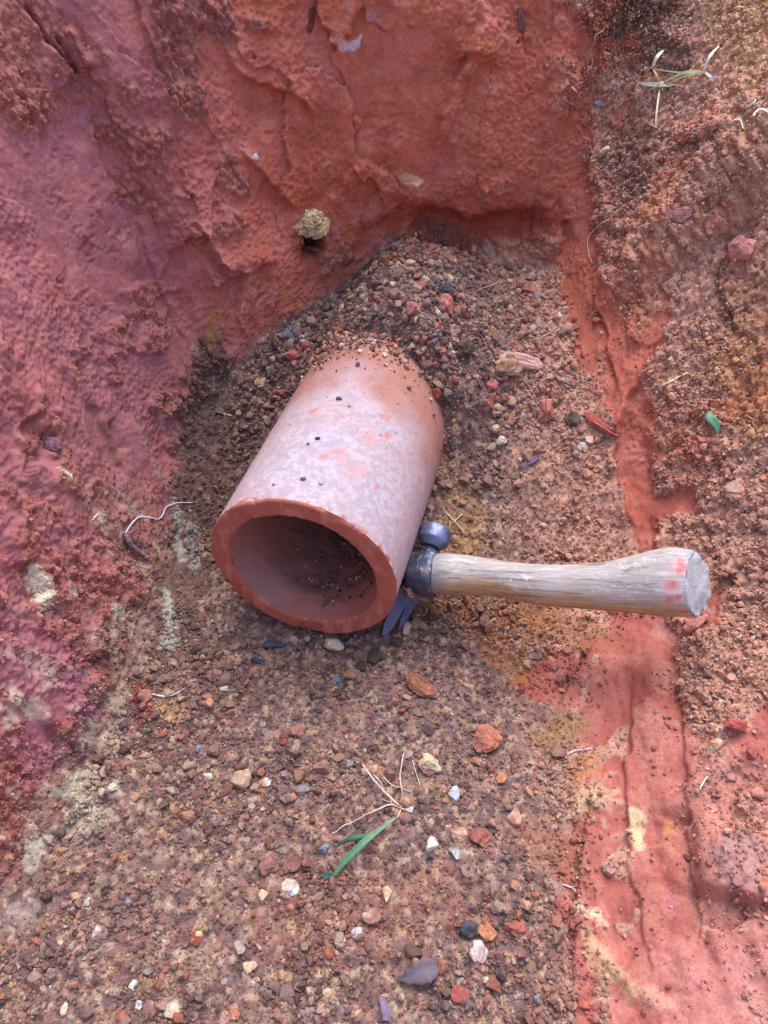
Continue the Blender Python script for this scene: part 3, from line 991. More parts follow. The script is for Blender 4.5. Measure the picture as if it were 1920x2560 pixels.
def on_pipe(px, py):
    dl = PB.T @ ray(px, py); ol = PB.T @ (np.array([0, 0, CAM_H]) - PC)
    A2 = dl[1] ** 2 + dl[2] ** 2; B2 = ol[1] * dl[1] + ol[2] * dl[2]; C2 = ol[1] ** 2 + ol[2] ** 2 - PR_O ** 2
    t = (-B2 - math.sqrt(max(B2 * B2 - A2 * C2, 0))) / A2
    q = ol + dl * t
    n = PB @ np.array([0, q[1], q[2]]) / PR_O
    return PC + PB @ q, n


def grains(name, pts, nrms, size, pal, seed, sink=.15):
    """one mesh of many loose grains at given points"""
    r = np.random.default_rng(seed)
    n = len(pts)
    protos = [rock(1, seed * 31 + k, 5, .12) for k in range(8)]
    Vs, Fs, Cs = [], [], []
    off = 0
    pal = np.array(pal)
    for k in range(n):
        pv, pf = protos[k % 8]
        v = (pv @ rotm(r).T) * size[k] + pts[k] + nrms[k] * size[k] * (.6 - sink)
        Vs.append(v); Fs.append(pf + off); off += len(v)
        Cs.append(np.tile(pal[r.integers(len(pal))] * r.uniform(.75, 1.25), (len(v), 1)))
    o = link(name, mesh_np(name, np.concatenate(Vs), np.concatenate(Fs), np.clip(np.concatenate(Cs), .004, .9), False), M_GRAVEL)
    o['kind'] = 'stuff'
    return o


r_ = np.random.default_rng(77)
pts, nn, sz = [], [], []
for k in range(1500):                                        # crumbs washed into the bore
    th_ = -pi / 2 - .45 + r_.normal() * .42
    s_ = .012 + .10 * r_.random() ** .8
    rad = PR_I * (1 - .04)
    pts.append(PC + PB @ np.array([s_, rad * cos(th_), rad * sin(th_)])); nn.append(-(PB @ np.array([0, cos(th_), sin(th_)])))
    sz.append(.0004 + .0013 * r_.random() ** 3)
grains('crumbled_soil', pts, nn, sz, [BROWN, RUST, RUST, BROWN_DARK, CLAY, BROWN, TAN], 41)
pts, nn, sz = [], [], []
for k in range(2600):                                       # loose soil run down over the buried end
    th_ = pi / 2 - .10 + r_.normal() * .62
    s_ = .215 - abs(r_.normal()) * .022 - .05 * max(0, -cos(th_)) * 0 - .03 * max(0, cos(th_)) * 0
    pts.append(PC + PB @ np.array([s_, PR_O * cos(th_), PR_O * sin(th_)])); nn.append(PB @ np.array([0, cos(th_), sin(th_)]))
    sz.append(.0004 + .0022 * r_.random() ** 3.2)
grains('crumbled_soil', pts, nn, sz, [BROWN, RUST, BROWN, CLAY, BROWN_DARK, TAN, OCHRE], 43, .1)
pts, nn, sz = [], [], []
for k in range(420):                                        # crumbs thinning out over the back of the barrel
    th_ = pi / 2 + r_.normal() * .75
    s_ = .205 - .13 * r_.random() ** 2.6
    pts.append(PC + PB @ np.array([s_, PR_O * cos(th_), PR_O * sin(th_)])); nn.append(PB @ np.array([0, cos(th_), sin(th_)]))
    sz.append((.00025 + .0008 * r_.random() ** 3) * (1.3 if s_ > .15 else .6))
grains('crumbled_soil', pts, nn, sz, [BROWN, RUST, BROWN_DARK, CLAY, BROWN, TAN * .8, UMBER], 42)

# ------------------------------------------------------------------ the hammer
def unp(px, py, z):
    d = ray(px, py)
    return np.array([0, 0, CAM_H]) + d * ((z - CAM_H) / d[2])


def depth(p):
    return (p - [0, 0, CAM_H]) @ FW


HZ0, HZ1 = .047, .098
secs = [(1066, 1437, 92), (1080, 1436, 104), (1117, 1434, 108), (1156, 1437, 104), (1200, 1440, 96), (1251, 1448, 94), (1300, 1456, 97), (1355, 1463, 103), (1432, 1466, 108),
        (1510, 1466, 122), (1588, 1460, 148), (1640, 1456, 170), (1680, 1455, 178), (1720, 1457, 172), (1800, 1466, 150)]
Pc, Rc = [], []
for (x, y, wd) in secs:
    p = unp(x, y, HZ0 + (HZ1 - HZ0) * (x - 1066) / (1720 - 1066))
    Pc.append(p); Rc.append(wd / 2 * depth(p) / FPX)
Pc, Rc = np.array(Pc), np.array(Rc)
HO = Pc[1]
HX = Pc[-2] - Pc[1]
HX /= np.linalg.norm(HX)
tocam = np.array([0, 0, CAM_H]) - (Pc[1] + Pc[-2]) / 2
hz = tocam - HX * (tocam @ HX); hz /= np.linalg.norm(hz)
HB = np.stack([HX, np.cross(hz, HX), hz], 1)              # local z looks up at the viewer, local y to the back wall
hammer = empty('hammer', HO, 'claw hammer with a worn wooden handle lying against the clay pipe', 'hammer')
hammer.rotation_euler = Matrix(HB.tolist()).to_euler()
toH = lambda p: (np.asarray(p) - HO) @ HB
L = toH(Pc)
xs = np.linspace(L[0, 0], L[-1, 0], 190)


def smooth_interp(x, xp, fp):
    f = np.interp(x, xp, fp)
    k = np.ones(11) / 11
    g = np.convolve(np.pad(f, 5, mode='edge'), k, 'valid')
    return g


cy_, cz_, rr2 = (smooth_interp(xs, L[:, 0], q) for q in (L[:, 1], L[:, 2], Rc))
th = np.linspace(0, 2 * pi, 160, endpoint=False)
XS, TH = np.meshgrid(xs, th, indexing='ij')
flat = np.interp(XS, [xs[0], xs[40], xs[-1]], [.98, .84, .74])
V = np.stack([XS, cy_[:, None] + rr2[:, None] * np.cos(TH), cz_[:, None] + rr2[:, None] * flat * np.sin(TH)], -1).reshape(-1, 3)
V += (.0006 * fbm(V, [14, 60, 60], 3, 2.0))[:, None] * np.stack([0 * TH, np.cos(TH), np.sin(TH)], -1).reshape(-1, 3)
xe = L[-2, 0]
endm = np.zeros(len(V))
zrel = V[:, 2] - np.interp(V[:, 0], xs, cz_)
yrel = V[:, 1] - np.interp(V[:, 0], xs, cy_)
lim = np.minimum(xe + .0062 - .50 * zrel - .10 * np.abs(yrel + .004) + .0018 * fbm(V, 120, 2, 6.0), xe + .015 - .5 * zrel - .55 * np.clip(yrel, -.01, 1))
over = V[:, 0] - lim
endm = sm(-.0006, .0004, over)
V[:, 0] = np.where(over > 0, lim + .0006 * fbm(V, 260, 2, 3.0), V[:, 0])
n_t = len(th)
i = np.arange(len(V)).reshape(len(xs), n_t); j = np.roll(i, -1, 1)
F = np.stack([i[:-1], j[:-1], j[1:], i[1:]], -1).reshape(-1, 4)
# close the cut end
capc = V[-n_t:].mean(0)
rings = []
for q in (.8, .6, .4, .2, .02):
    g = V[-n_t:] * q + capc * (1 - q)
    zr = g[:, 2] - cz_[-1]; yr = g[:, 1] - cy_[-1]
    g[:, 0] = np.minimum(xe + .0062 - .50 * zr - .10 * np.abs(yr + .004), xe + .015 - .5 * zr - .55 * np.clip(yr, -.01, 1)) + .0009 * fbm(g, 160, 3, 3.0)
    rings.append(g)
b0 = len(V)
V = np.concatenate([V] + rings)
endm = np.concatenate([endm, np.ones(5 * n_t)])
rows = [np.arange(b0 - n_t, b0)] + [np.arange(b0 + k * n_t, b0 + (k + 1) * n_t) for k in range(5)]
for a, b in zip(rows[:-1], rows[1:]):
    F = np.concatenate([F, np.stack([a, np.roll(a, -1), np.roll(b, -1), b], -1)])
ang = np.concatenate([TH.ravel(), np.tile(th, 5)])
WOOD = lin(176, 140, 100)
c = np.empty((len(V), 3)); c[:] = WOOD
gr = fbm(V, [22, 750, 750], 4, 5.0, .7)
c = mx(c, lin(146, 108, 72), sm(-.05, .45, gr) * .6)
c = mx(c, lin(206, 178, 140), sm(.05, .5, -gr) * .4)
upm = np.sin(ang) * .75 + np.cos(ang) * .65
top_skylight = sm(.12, .85, upm + .45 * fbm(V, [60, 200, 200], 3, 8.0) + .18 * sm(.06, .15, V[:, 0]))  # skylight on the handle's upturned side, painted into the wood colour
c = mx(c, lin(158, 158, 162), top_skylight * .66)
c = mx(c, lin(214, 220, 228), top_skylight * sm(.05, .45, fbm(V, [60, 900, 900], 4, 12.0, .75)) * .40)
c = mx(c, lin(84, 66, 52), sm(.22, .42, fbm(V, [16, 620, 620], 3, 61.0, .6)) * .55)
scr = np.abs(fbm(V, [230, 300, 300], 2, 18.0))
c = mx(c, lin(226, 222, 214), sm(.05, .0, scr) * sm(.0, .35, fbm(V, 60, 2, 4.0)) * .55)
c = mx(c, lin(120, 116, 116), sm(.020, .004, V[:, 0]) * .7)
c = mx(c, lin(170, 170, 174), endm * .85)
c = mx(c, lin(146, 142, 150), endm * sm(.0, .4, fbm(V, 110, 3, 2.0)) * .6)
for (px, py, rr) in [(1703, 1405, .0030), (1706, 1420, .0026), (1681, 1428, .0020), (1696, 1432, .0022), (1675, 1463, .0034), (1684, 1458, .0026), (1671, 1498, .0034), (1694, 1494, .0020), (1713, 1530, .0020)]:
    d = ray(px, py)
    # nearest handle vertex to this sight line, on the near side
    W = HO + V @ HB.T - np.array([0, 0, CAM_H])
    tt = W @ d
    off = np.linalg.norm(W - tt[:, None] * d, axis=1)
    k = np.argmin(off + .15 * (tt - tt.min()))
    dist = np.linalg.norm(V - V[k], axis=1) + .0030 * fbm(V, 260, 3, 3.0)
    c = mx(c, lin(190, 92, 84), sm(rr * 1.6, rr * .3, dist) * .7)
    c = mx(c, lin(222, 176, 178), sm(rr * 2.6, rr * 1.0, dist) * (1 - sm(rr * 1.25, rr * .4, dist)) * .22)
handle = link('handle', mesh_np('handle', V, F, np.clip(c, 0, .9)), M_WOOD, hammer)
handle['label'] = 'wooden handle with whitish skylight painted on top and red dabs at its flared end'

STEEL = lin(70, 76, 96)
KN, EY, CL = unp(1094, 1323, .056), unp(1050, 1432, .047), unp(984, 1556, .016)


def lathe(p, q, prof_, nseg=64, name='x', squash=1.0, up=None, colr=STEEL, mat=None, parent=None, seed=1.0, octa=0.0):
    ax = q - p
    Ln = np.linalg.norm(ax)
    Bm = basis(ax, up if up is not None else (0, 0, 1))
    th = np.linspace(0, 2 * pi, nseg, endpoint=False)
    pr = np.array(prof_, float)
    oc = 1 + octa * (np.cos(pi / 8) / np.cos((th % (pi / 4)) - pi / 8) - 1 + .03)
    V = np.stack([np.repeat(pr[:, :1] * Ln, nseg, 1), pr[:, 1:2] * np.cos(th) * oc, pr[:, 1:2] * np.sin(th) * squash * oc], -1).reshape(-1, 3)
    V = p + V @ Bm.T
    i = np.arange(len(V)).reshape(len(pr), nseg); j = np.roll(i, -1, 1)
    F = np.stack([i[:-1], j[:-1], j[1:], i[1:]], -1).reshape(-1, 4)
    return V, F


def densify(prof_, n=6):
    prof_ = np.array(prof_, float)
    o = [prof_[0]]
    for a, b in zip(prof_[:-1], prof_[1:]):
        for t in np.linspace(0, 1, n + 1)[1:]:
            o.append(a * (1 - t) + b * t)
    return np.array(o)


def steel_cols(V, seed):
    c = np.empty((len(V), 3)); c[:] = STEEL
    c = mx(c, lin(132, 146, 178), sm(.0, .5, fbm(V, 170, 3, seed)) * .6)
    c = mx(c, lin(56, 54, 64), sm(.0, .5, fbm(V, 120, 3, seed + 9)) * .6)
    c = mx(c, lin(122, 92, 78), sm(.02, .4, fbm(V, 90, 4, seed + 21, .65)) * .75)
    return c


# eye block, neck and sleeve in one forging
V1, F1 = lathe(KN, EY + (EY - KN) * .30, densify([(.38, .0070), (.42, .0063), (.47, .0062), (.52, .0085), (.58, .0125), (.66, .0142), (.86, .0142), (.97, .0115), (1.0, .004)]), squash=.95, octa=1.0)
V2, F2 = lathe(EY - HX * .006, HO + HX * .0035, densify([(0, .004), (.0, .0146), (.35, .0160), (.8, .0172), (.97, .0166), (1.0, .0150)]), squash=.92)
V = np.concatenate([V1, V2]); F = np.concatenate([F1, F2 + len(V1)])
V = toH(V)
V += (.0010 * fbm(V, 110, 4, 3.0, .6))[:, None]
head = link('head', mesh_np('head', V, F, steel_cols(V, 3.0), False), M_STEEL, hammer)
V, F = lathe(KN, EY, densify([(0, .0005), (0, .0095), (.012, .0108), (.03, .0112), (.27, .0112), (.30, .0108), (.42, .0074), (.435, .0066), (.435, .001)], 5), squash=1.0)
V = toH(V); V += (.0004 * fbm(V, 150, 3, 5.0))[:, None]
c = steel_cols(V, 14.0)
c = mx(c, lin(128, 136, 176), np.full(len(V), .42))
link('striking_face', mesh_np('striking_face', V, F, c, False), M_STEEL, head)


def prong(a, m, b, w0, w1, name):
    """a flat curved claw: centre line a-m-b, tapering in width and thickness"""
    t = np.linspace(0, 1, 22)[:, None]
    P = (1 - t) ** 2 * a + 2 * t * (1 - t) * m + t * t * b
    T = np.gradient(P, axis=0); T /= np.linalg.norm(T, axis=1)[:, None]
    up = np.array([.25, -.55, .8]); up /= np.linalg.norm(up)
    Sx = np.cross(T, up); Sx /= np.linalg.norm(Sx, axis=1)[:, None]
    Nn = np.cross(Sx, T)
    wv = (w0 * (1 - t) + w1 * t) * (1 - .45 * sm(.86, 1, t)); hv = .0075 * (1 - t) ** 1.5 + .0012
    prof2 = [(-1, -.9), (-.9, -1), (.9, -1), (1, -.9), (1, .9), (.94, 1), (-.94, 1), (-1, .9)]
    V = np.concatenate([P + Sx * wv * x * .5 + Nn * hv * y * .5 for x, y in prof2]).reshape(8, 22, 3).transpose(1, 0, 2).reshape(-1, 3)
    i = np.arange(len(V)).reshape(22, 8); j = np.roll(i, -1, 1)
    F = np.stack([i[:-1], j[:-1], j[1:], i[1:]], -1).reshape(-1, 4)
    F = np.concatenate([F, [[i[-1, 0], i[-1, 1], i[-1, 6], i[-1, 7]], [i[-1, 1], i[-1, 2], i[-1, 5], i[-1, 6]], [i[-1, 2], i[-1, 3], i[-1, 4], i[-1, 5]]]])
    V = toH(V)
    c = steel_cols(V, 31.0)
    c = mx(c, lin(112, 134, 180), np.full(len(V), .6))
    return link(name, mesh_np(name, V, F, c, False), M_STEEL, head)


E2 = EY + (EY - KN) * .26
prong(E2 + [-.004, 0, 0], unp(1005, 1490, .030), unp(960, 1588, .004), .0125, .0066, 'claw_prong')
prong(E2 + [.005, 0, 0], unp(1032, 1490, .028), unp(999, 1572, .004), .0105, .0036, 'claw_prong')
print('pipe, hammer', round(time.time() - T0, 1))

# ------------------------------------------------------------------ single stones and clods
SEED = [100]


def stone(px, py, w_, h_, col, label, col2=None, cat='stone', name='stone', group=None, rot=None, sink=.14, cuts=9, rough=.10, where=None, sub=3, flat_=.8, amt=.5):
    SEED[0] += 1
    p, n = (where or at)(px, py)
    s = depth(p) / FPX
    a, b = w_ * s * .57, h_ * s * .57
    # local frame: z = surface normal, x = along the picture's horizontal as it lies on the ground
    x = np.array([1.0, 0, 0]); x = x - n * (x @ n); x /= np.linalg.norm(x)
    y = np.cross(n, x)
    if rot:
        ca, sa = cos(radians(rot)), sin(radians(rot))
        x, y = ca * x + sa * y, -sa * x + ca * y
    v, f = rock(sub, SEED[0], cuts, rough, (1, 1, 1))
    col = (np.asarray(col) * .72 + np.mean(col) * .20) * .95 if amt else np.asarray(col)
    col2 = None if col2 is None else (np.asarray(col2) * .6 + np.mean(col2) * .25)
    c = np.empty((len(v), 3)); c[:] = col
    if col2 is not None:
        c = mx(c, col2, sm(.0, .35, fbm(v, 1.3, 3, SEED[0] * 1.7 % 50)) * 1.0)
    c = mx(c, C_at(p) , sm(-.1, .6, -v[:, 2] + .5 * fbm(v, 2.5, 3, SEED[0] % 40)) * amt)
    c *= (1 + .22 * fbm(v, 4.5, 3, SEED[0] * 2.3 % 60))[:, None]
    th = min(a, b) * flat_
    v = v * [a, b, th]
    v = v * (1 + .05 * fbm(v / a, 6, 2, 8.0))[:, None]
    me = mesh_np(name, v, f, np.clip(c, .004, .9), False)
    o = link(name, me, M_STONE)
    M = Matrix(np.stack([x, y, n], 1).tolist()).to_4x4()
    M.translation = Vector(p + n * th * (1 - 2 * sink) * .6)
    o.matrix_world = M
    return tag(o, label, cat, group)


_sub = np.where(SEEN)[0][::7]
_subP = P1[_sub]


def C_at(p):
    return C[_sub[np.argmin(((_subP - p) ** 2).sum(1))]]


ROSE = lin(190, 112, 100); PURP = lin(120, 84, 88); WHITE = lin(200, 192, 182); BLUE = lin(126, 134, 160)
ORANGE = lin(204, 124, 76); YELL = lin(210, 186, 120)
ST = [
    (605, 1946, 56, 68, lin(196, 158, 122), 'tan wedge-shaped stone, the biggest pale stone on the open pit floor', OCHRE),
    (810, 1914, 50, 44, lin(160, 110, 92), 'brown stone up left of the pale grass roots', None),
    (752, 1975, 44, 42, lin(140, 116, 110), 'grey-brown stone right of the tan wedge-shaped stone', GREY),
    (668, 1957, 40, 26, ORANGE, 'orange and white stone just right of the tan wedge-shaped stone', WHITE),
    (521, 1940, 26, 20, CREAM, 'small cream stone left of the tan wedge-shaped stone', None),
    (677, 2168, 62, 56, lin(156, 98, 80), 'rounded brown clod touching a second clod left of the grass tip', RUST),
    (733, 2162, 44, 50, lin(150, 96, 78), 'brown clod wedged between the rounded clod and the grass tip', BROWN_DARK),
    (728, 2216, 58, 42, lin(206, 200, 196), 'white and grey stone just below the pair of brown clods', TAN),
    (735, 2250, 54, 34, lin(140, 84, 76), 'dark red-brown stone tucked under the white and grey stone', None),
    (660, 2244, 30, 34, lin(200, 166, 130), 'tan angular stone left of the white and grey stone', None),
    (810, 2125, 28, 26, BLUE, 'round blue-grey pebble left of the fork in the grass blades', SLATE),
    (492, 2348, 34, 32, lin(150, 62, 54), 'dark red stone with a yellow corner on the lower floor', YELL),
    (434, 2526, 40, 46, lin(206, 184, 150), 'cream stone with a broken top at the bottom edge', OCHRE),
    (159, 2526, 40, 30, lin(206, 180, 136), 'straw-coloured stone near the bottom left corner', CREAM),
    (599, 2370, 32, 40, lin(168, 146, 134), 'grey-tan upright stone right of the dark red one', TAN),
    (625, 2418, 34, 32, lin(206, 178, 140), 'cream stone with orange flecks low on the floor', ORANGE),
    (891, 2334, 32, 30, WHITE, 'white stone left of the brown double clod', GREY),
    (856, 2351, 20, 24, CREAM, 'small cream chip beside the white stone', None),
    (930, 2292, 50, 44, lin(158, 104, 84), 'brown clod above the white stone, right half of a pair', TAN),
    (884, 2300, 40, 36, lin(150, 94, 78), 'brown clod above the white stone, left half of a pair', None),
    (133, 2366, 42, 40, PURP, 'purple-brown clod on the lower left floor', None),
    (249, 2336, 52, 44, lin(150, 112, 102), 'dull pinkish-brown clod beside whitish crumbs at lower left', CREAM),
    (188, 2244, 36, 26, lin(196, 156, 122), 'tan flat stone at the foot of the left wall', None),
    (220, 2253, 22, 20, WHITE, 'little white stone next to the tan flat stone', None),
    (495, 1874, 16, 16, BLUE, 'small round blue pebble above the tan wedge-shaped stone', None),
    (784, 1743, 28, 26, CHAR, 'dark grey pebble on the floor in front of the pipe', SLATE),
    (791, 1778, 26, 20, SLATE, 'slate-grey pebble just below the dark grey one', None),
    (561, 1723, 20, 20, CREAM, 'cream pebble on the floor below the left edge of the pipe', None),
    (746, 1833, 42, 44, lin(176, 112, 96), 'pinkish-brown stone between the pipe and the grass roots', None),
    (712, 1857, 20, 20, lin(160, 60, 46), 'little brick-red stone left of the pinkish-brown one', None),
    (381, 2522, 40, 40, lin(156, 112, 100), 'dull brown stone left of the cream one at the bottom edge', None),
    (222, 2533, 40, 32, lin(126, 92, 88), 'dark mauve stone right of the straw-coloured stone', None),
    (349, 2510, 22, 26, WHITE, 'whitish pebble near the bottom edge', BLUE),
    (333, 2464, 24, 24, lin(206, 206, 200), 'pale grey-green crumb above the whitish pebble', None),
    (281, 1972, 26, 26, CREAM, 'cream stone at the foot of the left wall by the pale scab', None),
    (1076, 1912, 54, 62, lin(210, 186, 140), 'lumpy cream and yellow stone right of the grass roots', ROSE),
    (1134, 1981, 26, 40, lin(206, 208, 212), 'upright pale grey stone right of the grass roots', None),
    (1209, 1852, 104, 66, lin(196, 110, 76), 'large flat orange clod on the right of the floor', lin(170, 92, 66)),
    (1186, 1905, 30, 28, lin(170, 110, 84), 'brown cube-like stone under the large orange clod', None),
    (1027, 2026, 22, 20, WHITE, 'white pebble at the centre of the grass roots', None),
    (1280, 2045, 38, 60, lin(206, 156, 116), 'long tan and pink stone on the right of the floor', ROSE),
    (1255, 1950, 30, 30, ORANGE, 'orange stone under the right end of the large orange clod', None),
    (1079, 2111, 32, 40, lin(206, 204, 184), 'cream shard pointing down, right of the green grass', None),
    (1136, 2133, 32, 38, lin(206, 200, 198), 'white knobbly stone right of the cream shard', GREY),
    (1145, 2095, 44, 44, lin(196, 130, 92), 'orange-tan lump behind the white knobbly stone', TAN),
    (1203, 2108, 62, 58, lin(170, 92, 74), 'red-brown clod next to the orange-tan lump', None),
    (1076, 2145, 22, 22, SLATE, 'slate-grey pebble under the cream shard', None),
    (1171, 2322, 48, 46, lin(84, 76, 84), 'dark grey lump low on the floor', CHAR),
    (1217, 2325, 46, 56, lin(200, 124, 76), 'orange stone leaning on the dark grey lump', None),
    (1290, 2322, 62, 50, lin(182, 96, 74), 'red clod right of the orange stone', None),
    (1191, 2383, 52, 50, lin(206, 170, 160), 'pinkish-white stone below the dark grey lump', WHITE),
    (1145, 2483, 48, 38, lin(168, 74, 62), 'red stone near the bottom edge below the dry leaf', None),
    (1100, 2420, 44, 46, lin(166, 92, 72), 'red-brown clod at the right-hand tip of the dry leaf', None),
    (1345, 2501, 32, 26, GREY, 'grey pebble where the floor meets the lower clay bulge', None),
    (969, 2242, 30, 44, lin(196, 166, 124), 'tan stone with a flat top in the lower middle', None),
    (1010, 2255, 22, 20, lin(180, 120, 90), 'light brown pebble beside the flat-topped tan stone', None),
    (1212, 2450, 22, 24, CREAM, 'cream pebble below the pinkish-white stone', None),
    (723, 842, 34, 30, lin(120, 128, 142), 'blue-grey stone at the foot of the back wall, left of the pipe', GREY),
    (729, 892, 48, 36, lin(196, 92, 74), 'red stone with a pale rim left of the buried pipe end', TAN),
    (770, 866, 28, 26, lin(176, 88, 74), 'small red stone just right of the blue-grey one', None),
    (745, 838, 24, 22, CREAM, 'pale crumb beside the blue-grey stone', None),
    (826, 882, 22, 22, WHITE, 'white stone above the buried end of the pipe', CREAM),
    (892, 860, 26, 22, lin(196, 180, 140), 'yellowish stone right of the white one above the pipe', None),
    (690, 1618, 56, 30, lin(74, 78, 94), 'long dark slate stone under the front of the pipe', CHAR),
    (832, 1614, 64, 40, lin(206, 186, 130), 'yellow-cream stone jammed under the lip of the pipe', WHITE),
    (938, 1642, 56, 46, lin(92, 70, 62), 'dark brown clod right of the yellow-cream stone', CHAR),
    (880, 1688, 46, 36, lin(166, 108, 76), 'orange-brown stone below the yellow-cream stone', None),
    (600, 1612, 44, 34, lin(120, 96, 90), 'grey-brown stone left of the long dark slate stone', None),
    (640, 1655, 36, 24, lin(72, 72, 88), 'small dark blue-grey stone below the long slate stone', None),
    (838, 1702, 26, 26, lin(110, 114, 134), 'grey-blue pebble below the lip of the pipe', None),
    (905, 1668, 36, 30, lin(84, 66, 60), 'dark clod between the orange-brown stone and the dark brown clod', None),
    (1093, 981, 38, 36, lin(196, 102, 72), 'orange brick-like chip beside the buried end of the pipe', None),
    (1362, 1028, 62, 60, lin(200, 112, 92), 'large pinkish-red lump on the slope right of the pipe', None),
    (1267, 928, 70, 54, lin(160, 100, 66), 'rough orange-brown clod below the pink wood chip', OCHRE),
    (1455, 1116, 32, 24, WHITE, 'white quartz-like stone on the slope at the foot of the right wall', CREAM),
    (1410, 952, 22, 20, WHITE, 'small white stone below the right end of the pink wood chip', None),
    (1157, 872, 76, 52, lin(104, 84, 70), 'big dark grey-brown clod near the back wall', UMBER),
    (1252, 1105, 30, 26, lin(206, 192, 150), 'crumbly cream stone on the slope right of the pipe', None),
    (1359, 1313, 18, 16, CREAM, 'cream pebble just above the hammer handle', None),
    (1432, 1048, 40, 34, lin(104, 84, 70), 'dark rough clod right of the large pinkish-red lump', UMBER),
    (1388, 990, 36, 34, lin(160, 96, 84), 'reddish-brown stone above the dark rough clod', None),
    (1227, 965, 32, 34, lin(186, 96, 88), 'rose-red lump left of the rough orange-brown clod', None),
    (1215, 1012, 46, 28, lin(180, 92, 70), 'flat red clod below the rose-red lump', None),
    (1116, 727, 42, 38, lin(74, 76, 80), 'charcoal-grey lump at the foot of the back wall', SLATE),
    (1112, 768, 52, 44, lin(196, 108, 98), 'rose-pink clod below the charcoal-grey lump', None),
    (1030, 776, 44, 44, lin(186, 100, 92), 'rose-red clod left of the rose-pink one by the back wall', None),
    (1050, 718, 30, 28, lin(190, 104, 92), 'pinkish lump left of the charcoal-grey lump', None),
    (1150, 780, 36, 32, lin(180, 96, 84), 'red clod right of the rose-pink one', None),
    (1232, 842, 36, 34, lin(166, 106, 70), 'brown stone on the mound near the foot of the right wall', None),
    (1093, 784, 20, 18, CREAM, 'cream chip between the two rose clods', None),
    (985, 738, 34, 28, lin(176, 120, 90), 'tan clod on the mound under the middle of the back wall', None),
    (1320, 730, 36, 34, lin(186, 86, 66), 'red clod in the back right corner of the pit', None),
    (1496, 261, 28, 26, lin(150, 140, 152), 'smooth grey-purple pebble stuck in the upper right soil', None),
    (1518, 372, 26, 34, lin(224, 210, 180), 'cream flake stuck in the soil below the grey-purple pebble', None),
    (1866, 622, 74, 60, lin(206, 124, 112), 'big pink clod at the right edge of the soil slope', ROSE),
    (1836, 1235, 60, 52, lin(206, 128, 98), 'pinkish-orange clod at the right edge above the hammer', OCHRE),
    (1742, 1566, 70, 44, lin(204, 122, 104), 'flat pink clod just below the end of the hammer handle', None),
    (1788, 1866, 44, 40, lin(206, 180, 140), 'cream stone in the gravel pocket of the lower right clay', ORANGE),
    (1832, 1812, 50, 44, lin(186, 78, 62), 'red clod at the right edge of the lower gravel pocket', None),
    (1715, 538, 66, 36, lin(206, 136, 118), 'pale pink broken clod jutting from the right slope', None),
    (136, 1112, 46, 48, lin(146, 92, 104), 'purple lump sitting in a hollow of the left wall', GREY),
    (638, 394, 14, 18, lin(206, 186, 196), 'tiny pale stone stuck in the corner of the back wall', None),
    (885, 305, 34, 40, lin(206, 104, 84), 'ragged bit of clay stuck on the middle of the back wall', None),
    (987, 1605, 40, 34, lin(84, 62, 54), 'dark clod at the tips of the hammer claw', CHAR),
]
for q in ST:
    px, py, w_, h_, col, label, col2 = q
    isclod = 'clod' in label or 'lump' in label or 'bit of clay' in label
    stone(px, py, w_, h_, col, label, col2, cat='clod' if isclod else 'stone', name='soil_clod' if isclod else 'stone',
          cuts=4 if isclod else 10, rough=.20 if isclod else .09, sub=3)
stone(1030, 1472, 50, 50, lin(112, 66, 50), 'rusty clod caught between the hammer head and its claw', RUST, 'clod', 'soil_clod', where=lambda x, y: (unp(x, y, .041), np.array([0, -.5, .86])), cuts=3, rough=.22, sink=.1)
for px, py, w_, col, label in [(758, 1198, 13, lin(96, 88, 70), 'olive-grey pebble on the pipe near its cut end'), (804, 1208, 15, lin(186, 180, 176), 'pale grey pebble on the pipe near its cut end'),
                               (794, 1097, 12, lin(70, 62, 58), 'dark pebble halfway along the top of the pipe'), (848, 998, 15, lin(96, 92, 96), 'grey pebble on the pipe close to the dusty part'),
                               (873, 1015, 11, lin(150, 150, 168), 'blue-grey pebble on the pipe close to the dusty part'), (769, 1111, 11, lin(160, 104, 64), 'orange-brown crumb on the pipe beside the dark pebble'),
                               (684, 1212, 8, lin(120, 116, 116), 'tiny grey pebble on the left shoulder of the pipe')]:
    stone(px, py, w_, w_ * .85, col, label, None, 'pebble', 'pebble', where=on_pipe, sink=.12, cuts=4, rough=.05, sub=2, amt=0)

# pale mineral lump over the burrow
p, n = at(778, 556)
sL = depth(p) / FPX
vs_, fs_, off = [], [], 0
for (ox, oy, ra, rb) in ((0, 0, 34, 24), (-26, 4, 22, 16), (22, 6, 24, 18), (4, -16, 26, 16), (8, 18, 30, 14), (-10, 14, 22, 12)):
    vv, ff = icosphere(5)
    vv = vv * (1 + .40 * fbm(vv + ox, 2.1, 4, 7.0, .6) + .16 * fbm(vv + oy, 8, 3, 3.0, .6))[:, None]
    vs_.append(vv * [ra, 11 / 1000 / sL, rb] + [ox, 0, -oy]); fs_.append(ff + off); off += len(vv)
v = np.concatenate(vs_); f = np.concatenate(fs_)
vn_ = v / 30
c = np.empty((len(v), 3)); c[:] = lin(196, 166, 122)
c = mx(c, lin(222, 210, 186), sm(.02, .25, fbm(vn_, 2.2, 3, 13.0)) * .85)
c = mx(c, lin(150, 104, 70), sm(.08, .35, fbm(vn_, 3, 3, 23.0)) * .8)
c = mx(c, lin(150, 84, 66), sm(.2, .45, fbm(vn_, 2.6, 3, 43.0)) * .7)
v = p + n * .001 + v * sL
tag(link('mineral_lump', mesh_np('mineral_lump', v, f, np.clip(c, 0, .9), False), M_STONE),
    'yellowish crumbly mineral lump above the dark hole in the back wall', 'mineral lump')



